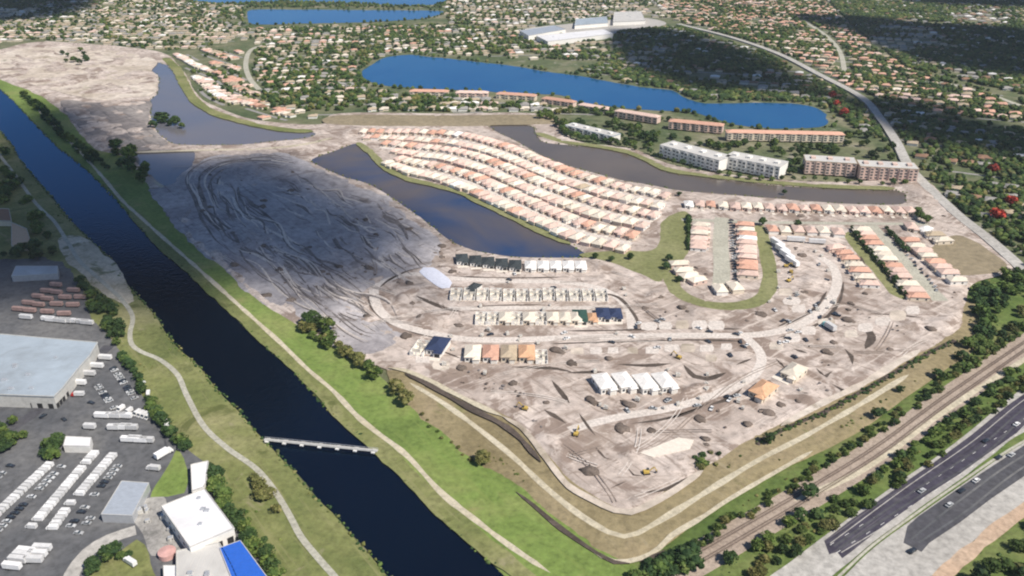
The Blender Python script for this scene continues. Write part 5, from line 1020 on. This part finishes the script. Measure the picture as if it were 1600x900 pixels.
def tufts(name, pts, z, mats, lo, hi, flat=.8):
    v0, f0 = I1; VV, FF = [], []; n = 0
    for (x, y) in pts:
        s_ = rng.uniform(lo, hi); VV.append(v0*(1+rng.uniform(-.35, .35, (len(v0), 1)))*[s_, s_, s_*flat]+[x, y, z+s_*.3]); FF.append(f0+n); n += len(v0)
    MI = np.repeat(rng.choice(len(mats), len(FF)), 20)
    tag(mesh_obj(name, np.concatenate(VV).tolist(), np.concatenate(FF).tolist(), [M[m] for m in mats], midx=MI), kind='stuff')
def rim(W, step, off, spread, keep=.8):
    P, A_ = resample(W, step); k = rng.random(len(P)) < keep; P = P[k]; A_ = A_[k]; return P+np.c_[-np.sin(A_), np.cos(A_)]*(off+rng.uniform(-spread, spread, (len(P), 1)))
cl, cr = smooth(GP(canal_L, .3), False, 4), smooth(GP(canal_R, .3), False, 4)
dl = smooth(GP(EDGE_SHADE, ZP), False, 4); tufts('slope_scrub', np.concatenate([rim(dl, 1.1, -.8, 1.6), rim(dl, 2.5, -2.6, 1.5, .5)]), ZP+.1, ['leaf_dark', 'leaf_dark', 'leaf', 'darksoil_shade'], .5, 1.5)  # dark scrub on the slope, also part of its painted shade
tufts('bank_reeds', np.concatenate([rim(cl, 2.2, -.2, 1.6), rim(cr, 2.6, .2, 1.4, .6)]), .3, ['leaf', 'leaf_dark', 'leaf_olive'], .5, 1.3)
for k in ('lakeA', 'lakeB', 'lagoon'): tufts('shore_reeds', rim(np.r_[WATER[k], WATER[k][:1]], 3.5, 0, 2.2, .5), 1.25, ['leaf_olive', 'leaf'], .5, 1.3)
def scatter(L, n, thr, sc): 
    Q = np.c_[rng.uniform(L[:, 0].min(), L[:, 0].max(), n), rng.uniform(L[:, 1].min(), L[:, 1].max(), n)]; Q = Q[inside(Q, L)]; Q = Q[fbm(Q[:, 0], Q[:, 1], sc, 3) > thr]; return Q[flatness(Q) > .6] if len(Q) else Q
Q = scatter(LBANK, 9000, .54, 40); Q = Q[(sdf(Q, LBANK) > 4) & (sdf(Q, YARD) < -2)]; tufts('bank_scrub', Q[:1400], ZL, ['leaf_olive', 'leaf', 'leaf_olive'], .4, 1.1, .6)
Q = scatter(PERIM, 9000, .55, 35); Q = Q[(sdf(Q, PERIM) > 5) & (sdf(Q, SITE) < -3)]; tufts('field_scrub', Q[:900], ZP, ['leaf_olive', 'leaf'], .4, 1.0, .6)
Q = scatter(VERGE, 9000, .5, 40); Q = Q[(sdf(Q, VERGE) > 5) & (sdf(Q, PERIM) < -2) & (np.hypot(Q[:, 0], Q[:, 1]) < 900)]; tufts('verge_scrub', Q[:1600], ZV, ['leaf', 'leaf_olive', 'leaf_dark'], .5, 1.5, .7)
Q = scatter(SITE, 26000, .60, 45); Q = Q[(sdf(Q, SITE) > 8) & (Q[:, 1] < 700)]
for k in ('lakeA', 'pond', 'lagoon', 'lakeB'): Q = Q[sdf(Q, WATER[k]) < -6]
tufts('site_rubble', Q[:1500], ZS, ['darksoil_shade', 'heap', 'ridge'], .4, 1.3, .5)

tyre_dark, tyre_pale = MB(), MB()
for k in range(230):
    u, v = random.choice([(random.uniform(700, 1480), random.uniform(520, 720)), (random.uniform(640, 1000), random.uniform(420, 560)), (random.uniform(1190, 1480), random.uniform(400, 620)), (random.uniform(860, 1150), random.uniform(640, 790)), (random.uniform(280, 680), random.uniform(260, 520))])
    p = np.array(G(u, v, ZS)); a = random.choice([FUR, dirn((1000, 800), (1300, 620)), dirn((700, 530), (1200, 525)), random.uniform(0, 6.28)])+random.uniform(-.3, .3); cv = random.uniform(-.035, .035); L = [p]
    for i in range(random.randint(8, 30)): a += cv+random.uniform(-.03, .03); L.append(L[-1]+3.0*np.array([math.cos(a), math.sin(a)]))
    L = np.array(L); ok = (sdf(L, SITE) > 4) & (sdf(L, WATER['lakeA']) < -4) & (sdf(L, WATER['lakeB']) < -4)
    for q in FLAT_POLYS: ok &= ~inside(L, q)
    if FLAT_PTS: ok &= np.hypot(L[:, None, 0]-np.array(FLAT_PTS)[None, :, 0], L[:, None, 1]-np.array(FLAT_PTS)[None, :, 1]).min(1) > 9
    if ok.sum() < 6 or not ok.all(): continue
    T = np.gradient(L, axis=0); T /= np.hypot(T[:, 0], T[:, 1])[:, None]; Nn = np.c_[-T[:, 1], T[:, 0]]; mb = tyre_dark if random.random() < .55 else tyre_pale; z = ZS+.16+(k % 9)*.004+(.35 if u < 640 else 0)
    for o_ in (-1.1, 1.1):
        w_ = .30; V = []
        for i in range(len(L)): V += [(*(L[i]+Nn[i]*(o_+w_)), z), (*(L[i]+Nn[i]*(o_-w_)), z)]
        mb.add(V, [(2*i, 2*i+1, 2*i+3, 2*i+2) for i in range(len(L)-1)])
tag(tyre_dark.build('dark_tyre_tracks', M['rutsoil']), kind='stuff'); tag(tyre_pale.build('pale_tyre_tracks', M['siteroad']), kind='stuff')

# ------------------------------------------------------------------ the town beyond: houses along streets, the largest 300 each a thing
TOWN = []
def district(px, ang, pal, dens, name, treeden, sp=17.0, block=58.0): TOWN.append((GP(px), ang, pal, dens, name, treeden, sp, block))
TAN = [('roof_tan', 5), ('roof_cream', 3), ('roof_grey', 3), ('roof_white', 1), ('roof_pink', 1)]
ORA = [('roof_terra', 7), ('roof_pink', 3), ('roof_tan', 4), ('roof_cream', 1), ('roof_brown', 1)]
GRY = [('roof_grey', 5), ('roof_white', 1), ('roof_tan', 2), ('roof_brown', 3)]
district([(270, 86), (300, 84), (345, 130), (375, 165), (345, 165), (315, 150), (290, 118)], -.9, [('roof_pink', 3), ('roof_white', 2), ('roof_cream', 2)], .95, 'on the slope beside the grey lagoon', .4, 13, 40)
district([(310, 78), (385, 82), (378, 110), (396, 145), (470, 190), (400, 186), (360, 150)], -.8, ORA, .9, 'behind the pink slope by the lagoon', .8, 15, 46)
district([(400, 45), (560, 40), (700, 40), (960, 60), (960, 96), (800, 92), (650, 82), (600, 86), (560, 112), (575, 140), (620, 145), (640, 175), (540, 176), (500, 192), (420, 160), (396, 120)], .15, TAN+[('roof_terra', 2)], .62, 'in the leafy quarter left of the blue lake', 1.5)
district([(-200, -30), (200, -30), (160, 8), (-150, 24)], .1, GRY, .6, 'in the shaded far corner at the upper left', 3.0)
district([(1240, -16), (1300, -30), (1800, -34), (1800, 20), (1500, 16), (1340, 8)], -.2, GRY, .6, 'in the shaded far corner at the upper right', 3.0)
district([(-150, 22), (150, 10), (390, 38), (395, 60), (310, 76), (250, 80), (150, 68), (60, 62), (-150, 80)], .1, TAN, .85, 'in the pale quarter at the upper left', .8)
district([(690, -10), (1040, -14), (1050, 28), (900, 34), (800, 46), (700, 36)], .05, TAN, .85, 'in the pale quarter at the top', .9)
district([(160, 6), (200, -14), (300, -14), (310, 4), (390, 12), (388, 34)], .1, TAN, .8, 'at the top edge left of the far lake', .9)
district([(1000, -14), (1270, -14), (1340, 55), (1410, 108), (1620, 160), (1640, 200), (1480, 180), (1350, 146), (1215, 80), (1060, 34)], -.5, ORA, .9, 'in the terracotta-roofed quarter', 1.6)
district([(600, 150), (700, 150), (860, 166), (960, 182), (860, 178), (640, 174)], -.02, TAN, .5, 'behind the lakeside blocks', 2.2, 15, 30)
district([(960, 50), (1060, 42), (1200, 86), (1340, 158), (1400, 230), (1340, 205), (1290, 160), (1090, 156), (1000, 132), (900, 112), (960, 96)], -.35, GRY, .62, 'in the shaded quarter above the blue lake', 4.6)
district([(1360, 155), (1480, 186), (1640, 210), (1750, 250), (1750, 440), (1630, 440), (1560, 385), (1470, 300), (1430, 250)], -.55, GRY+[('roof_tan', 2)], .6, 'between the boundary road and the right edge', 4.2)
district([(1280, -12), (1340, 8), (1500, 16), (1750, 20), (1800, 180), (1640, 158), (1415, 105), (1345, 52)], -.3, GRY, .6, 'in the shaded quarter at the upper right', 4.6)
ROADS_X = [(L, wd) for L, wd in FLAT_LINES]
cand, tpts = [], []; smb = MB()
sitebig = SITE
for L, ang, pal, dens, where, td, sp, block in TOWN:
    c, s = math.cos(ang), math.sin(ang); ctr = L.mean(0); R = max(np.hypot(*(L-ctr).T))
    rows = np.arange(-R, R, block)
    for ri, r0 in enumerate(rows):
        xs = np.arange(-R, R, sp); bend = (fbm(ctr[0]+xs, np.full_like(xs, ctr[1]+r0*.3), 260, 2)-.5)*60
        P0 = np.c_[ctr[0]+xs*c-(r0+bend)*s, ctr[1]+xs*s+(r0+bend)*c]
        ins = inside(P0, L)
        if not ins.any(): continue
        okv = sdf(P0, sitebig) < -8
        for W in WATER.values(): okv &= sdf(P0, W) < -10
        for k in range(len(xs)-1):
            if ins[k] and ins[k+1]:
                d = (P0[k+1]-P0[k]); d /= np.hypot(*d); nn = np.array([-d[1], d[0]])*3
                if okv[k]: smb.add([(*(P0[k]+nn), .06), (*(P0[k]-nn), .06), (*(P0[k+1]-nn), .06), (*(P0[k+1]+nn), .06)], [(0, 1, 2, 3)])
        for side in (-1, 1):
            off = 17.5; Q = np.c_[P0[:, 0]-off*side*s, P0[:, 1]+off*side*c]+rng.uniform(-1.5, 1.5, P0.shape)
            m = inside(Q, L) & (rng.random(len(Q)) < dens*(.42+.72*fbm(Q[:, 0], Q[:, 1], 120, 2)))
            for W in list(WATER.values())+[SITE, YARD, LBANK]: m &= sdf(Q, W) < -11
            for (Lr, wd) in ROADS_X[-4:]+ROADS_X[:0]: m &= segdist(Q, Lr) > wd/2+10
            for o_ in FLAT_POLYS:
                if len(o_) == 4: m &= sdf(Q, o_) < -12
            for k, p in enumerate(Q[m]): cand.append((p[0], p[1], ang+(0 if side > 0 else math.pi)+rng.uniform(-.06, .06), random.choices([a for a, _ in pal], [b for _, b in pal])[0], where, ri))
    n = int(td*.0098*abs(sum(L[i][0]*L[(i+1) % len(L)][1]-L[(i+1) % len(L)][0]*L[i][1] for i in range(len(L))))/2)
    Q = np.c_[rng.uniform(L[:, 0].min(), L[:, 0].max(), n*3), rng.uniform(L[:, 1].min(), L[:, 1].max(), n*3)]; Q = Q[inside(Q, L)][:n]
    cl = fbm(Q[:, 0], Q[:, 1], 90, 2); Q = Q[cl > rng.uniform(.2, .62, len(cl))]
    tpts.append(Q)
tag(smb.build('residential_street', M['street']), kind='structure')
cand.sort(key=lambda q: q[1]); CA = np.array([(q[0], q[1]) for q in cand])
def seen(x, y):
    zc = y*CP+H*SP; return abs(x/zc*F) < 810 and (H*CP-y*SP)/zc*F > -455
def cottage(name, wall, roof):
    r = empty(name); w_, d_ = 12.5, 10.5
    MB().box(-w_/2, w_/2, -d_/2, d_/2, -.3, 3.1).box(-w_/2, -w_/2+5.4, -d_/2-3.4, -d_/2, -.3, 2.9).build('wall', M[wall], r)
    MB().hip(w_, d_, 3.1, 2.1, .55).hip(5.4, 6.5, 2.95, 1.4, .5, cx=-w_/2+2.7, cy=-d_/2-.6).build('roof', M[roof], r)
    return r
FARV, FARF, FARM = [], [], []; RK = list(dict.fromkeys(q[3] for q in cand)); nfar = 0; cnt, street, nst = {}, {}, {}
ni = 0
for (x, y, rz, roof, where, ri) in cand:
    if ni < 290 and seen(x, y):
        ni += 1; key = (where, ri); cnt[key] = cnt.get(key, 0)+1
        if key not in street: nst[where] = nst.get(where, 0)+1; street[key] = nst[where]
        o, _ = kit(('cot', roof), cottage, 'house', random.choice(['wall_cream', 'wall_white']), roof)
        o.location = (x, y, .02); o.rotation_euler = (0, 0, rz); sc = random.uniform(.9, 1.2); o.scale = (sc, sc, 1)
        o['label'] = f'{ROOFWORD[roof]} house, {nth(cnt[key])} along the {nth(street[key])} street {where}'; o['category'] = 'house'; o['group'] = 'houses of the town around the estate'
    else:
        c, s = math.cos(rz), math.sin(rz); sc = random.uniform(.9, 1.25); m = MB(); m.box(-6.2, 6.2, -5.4, 5.4, -.2, 3.1, 0); m.hip(12.4, 10.8, 3.1, 2.1, .5, 1+RK.index(roof))
        n0 = len(FARV); FARV += [(x+sc*(a*c-b*s), y+sc*(a*s+b*c), z) for a, b, z in m.v]; FARF += [tuple(n0+i for i in f) for f in m.f]; FARM += m.m; nfar += 1
if FARV: tag(mesh_obj('distant_houses', FARV, FARF, [M['wall_cream']]+[M[k] for k in RK], midx=FARM), kind='stuff')
# town trees: one mass
Q = np.concatenate(tpts+[np.c_[rng.uniform(-2600, 2600, 5000), rng.uniform(2250, 4200, 5000)]])
for W in list(WATER.values())+[SITE]: Q = Q[sdf(Q, W) < -7]
for (Lr, wd) in ROADS_X[-4:]: Q = Q[segdist(Q, Lr) > wd/2+5]
for o_ in FLAT_POLYS:
    if len(o_) == 4: Q = Q[sdf(Q, o_) < -5]
# belts round the lakes and far shores
for k, st, amp in (('blue', 11, 7), ('far1', 14, 10), ('far2', 14, 12)):
    W = WATER[k]; P, A_ = resample(np.r_[W, W[:1]], st)
    ctr = W.mean(0); keep = rng.random(len(P)) < .62; P = P[keep]; A_ = A_[keep]
    for sg in (1, -1):
        B_ = P+np.c_[-np.sin(A_), np.cos(A_)]*sg*rng.uniform(6, 6+amp, (len(P), 1)); Q = np.concatenate([Q, B_[sdf(B_, W) < -4]])
Lg = GP([(395, 12), (690, 12), (700, -6), (300, -14), (300, 6)]); Q2 = np.c_[rng.uniform(Lg[:, 0].min(), Lg[:, 0].max(), 2500), rng.uniform(Lg[:, 1].min(), Lg[:, 1].max(), 2500)]; Q2 = Q2[inside(Q2, Lg)]
for W in WATER.values(): Q2 = Q2[sdf(Q2, W) < -6]
Q = np.concatenate([Q, Q2])
near = np.hypot(Q[:, None, 0]-CA[None, :, 0], Q[:, None, 1]-CA[None, :, 1]).min(1) if len(Q)*len(CA) < 6e7 else np.concatenate([np.hypot(q[:, None, 0]-CA[None, :, 0], q[:, None, 1]-CA[None, :, 1]).min(1) for q in np.array_split(Q, 40)])
Q = Q[near > 6.0]
v0, f0 = I1; VV, FF = [], []; n = 0
for (x, y) in Q:
    s = rng.uniform(2.2, 4.8); far_ = y > 1500
    for k in range(1 if y > 1900 else 2 if y > 1000 else 3):
        a = rng.uniform(0, 6.28); q = s*.45*(k > 0)
        VV.append(v0*(1+rng.uniform(-.3, .3, (len(v0), 1)))*np.array([s, s, s*.85])*(1 if k == 0 else .65)+[x+q*math.cos(a), y+q*math.sin(a), s*.8+(.5*s if k == 2 else 0)]); FF.append(f0+n); n += len(v0)
VV = np.concatenate(VV); FF = np.concatenate(FF)
MI = np.repeat(rng.choice(3, len(FF)//20, p=[.44, .42, .14]), 20)
tag(mesh_obj('town_trees', VV.tolist(), FF.tolist(), [M['leaf'], M['leaf_dark'], M['leaf_olive']], midx=MI), kind='stuff')
print('houses', ni, 'far', nfar, 'town trees', len(Q), 'trees', TREES, 'objects', len(bpy.data.objects))

# labels that still coincide are told apart by their order across the picture
same = {}
for o in COL.objects:
    if o.parent is None and o.get('category') and o.get('label'): same.setdefault(o['label'], []).append(o)
for l, os_ in same.items():
    if len(os_) > 1:
        for k, o in enumerate(sorted(os_, key=lambda o: o.location.x/(o.location.y*CP+(H-o.location.z)*SP))): o['label'] = f'{l}, {nth(k+1)} from the left'

# ------------------------------------------------------------------ clouds: their shade lies over the west of the site and the far quarters
m, nt, N, L_, b = _nt('cloud_vapour'); N.remove(b)
pv = N.new('ShaderNodeVolumeScatter'); pv.inputs['Color'].default_value = (.97, .98, 1, 1); pv.inputs['Density'].default_value = .085; pv.inputs['Anisotropy'].default_value = .4
L_.new(pv.outputs[0], N['Material Output'].inputs['Volume']); M['cloud'] = m
def cloud(px, base=900.0, top=150.0, soft_=150):
    off = np.array([SD.x, SD.y])/SD.z*base; L = outline(px, 25, 14)+off; x0, y0 = L.min(0); x1, y1 = L.max(0); sp = 28
    X, Y = np.meshgrid(np.arange(x0, x1, sp), np.arange(y0, y1, sp)); P = np.c_[X.ravel(), Y.ravel()]+rng.uniform(-6, 6, (X.size, 2)); P = P[sdf(P, L) > 12]
    A = np.concatenate([L, P]); n = len(L); r = geometry.delaunay_2d_cdt([Vector(p) for p in A], [(i, (i+1) % n) for i in range(n)], [], 1, 1e-3)
    V = np.array([(v.x, v.y) for v in r[0]]); d = segdist(V, L, True); hgt = sst(0, soft_, d)
    zt = base+top*hgt*(.35+1.1*fbm(V[:, 0], V[:, 1], 160, 3)); zb = base-25*hgt*fbm(V[:, 0], V[:, 1], 120, 2)-.5
    nv = len(V); o = mesh_obj('cloud', np.r_[np.c_[V, zt], np.c_[V, zb]].tolist(), [tuple(f) for f in r[2]]+[tuple(nv+i for i in f[::-1]) for f in r[2]], M['cloud'])
    bnd = {}
    o['kind'] = 'structure'; return o
CLOUDS = True
if CLOUDS:
    cloud([(60, 150), (110, 158), (200, 168), (240, 215), (330, 236), (430, 232), (520, 258), (620, 300), (690, 340), (730, 360), (700, 400), (690, 440), (730, 470), (720, 492), (640, 490), (560, 478), (500, 510), (450, 500), (380, 480), (340, 520), (300, 560), (250, 560), (205, 530), (150, 512), (60, 508), (-80, 506), (-300, 500), (-260, 440), (-160, 330), (-60, 220), (0, 180)], top=36.0)
    cloud([(945, 46), (1060, 48), (1130, 66), (1210, 92), (1300, 140), (1360, 150), (1450, 158), (1600, 196), (1800, 230), (1800, 285), (1600, 262), (1500, 240), (1430, 228), (1360, 200), (1290, 158), (1180, 150), (1090, 146), (1000, 118), (955, 90)])
    cloud([(1225, 24), (1330, 26), (1450, 36), (1560, 42), (1700, 60), (1900, 90), (1900, 150), (1700, 140), (1600, 128), (1500, 112), (1410, 92), (1340, 62), (1280, 42)])
    cloud([(-300, -40), (0, -40), (140, -34), (160, -4), (150, 12), (120, 24), (60, 32), (-20, 38), (-300, 58)])
    cloud([(1420, -44), (1600, -46), (1900, -50), (1900, 14), (1700, 16), (1600, 14), (1500, 11), (1430, 6), (1380, -10)])
# ------------------------------------------------------------------ haze
HAZE = True
if HAZE:
    m, nt, N, L_, b = _nt('air'); N.remove(b); pv = N.new('ShaderNodeVolumePrincipled'); pv.inputs['Color'].default_value = (.80, .88, 1, 1); pv.inputs['Density'].default_value = .00004
    L_.new(pv.outputs[0], N['Material Output'].inputs['Volume'])
    tag(MB().box(-R_-200, R_+200, -4200, R_+200, -3, 330).build('haze', m), kind='stuff')
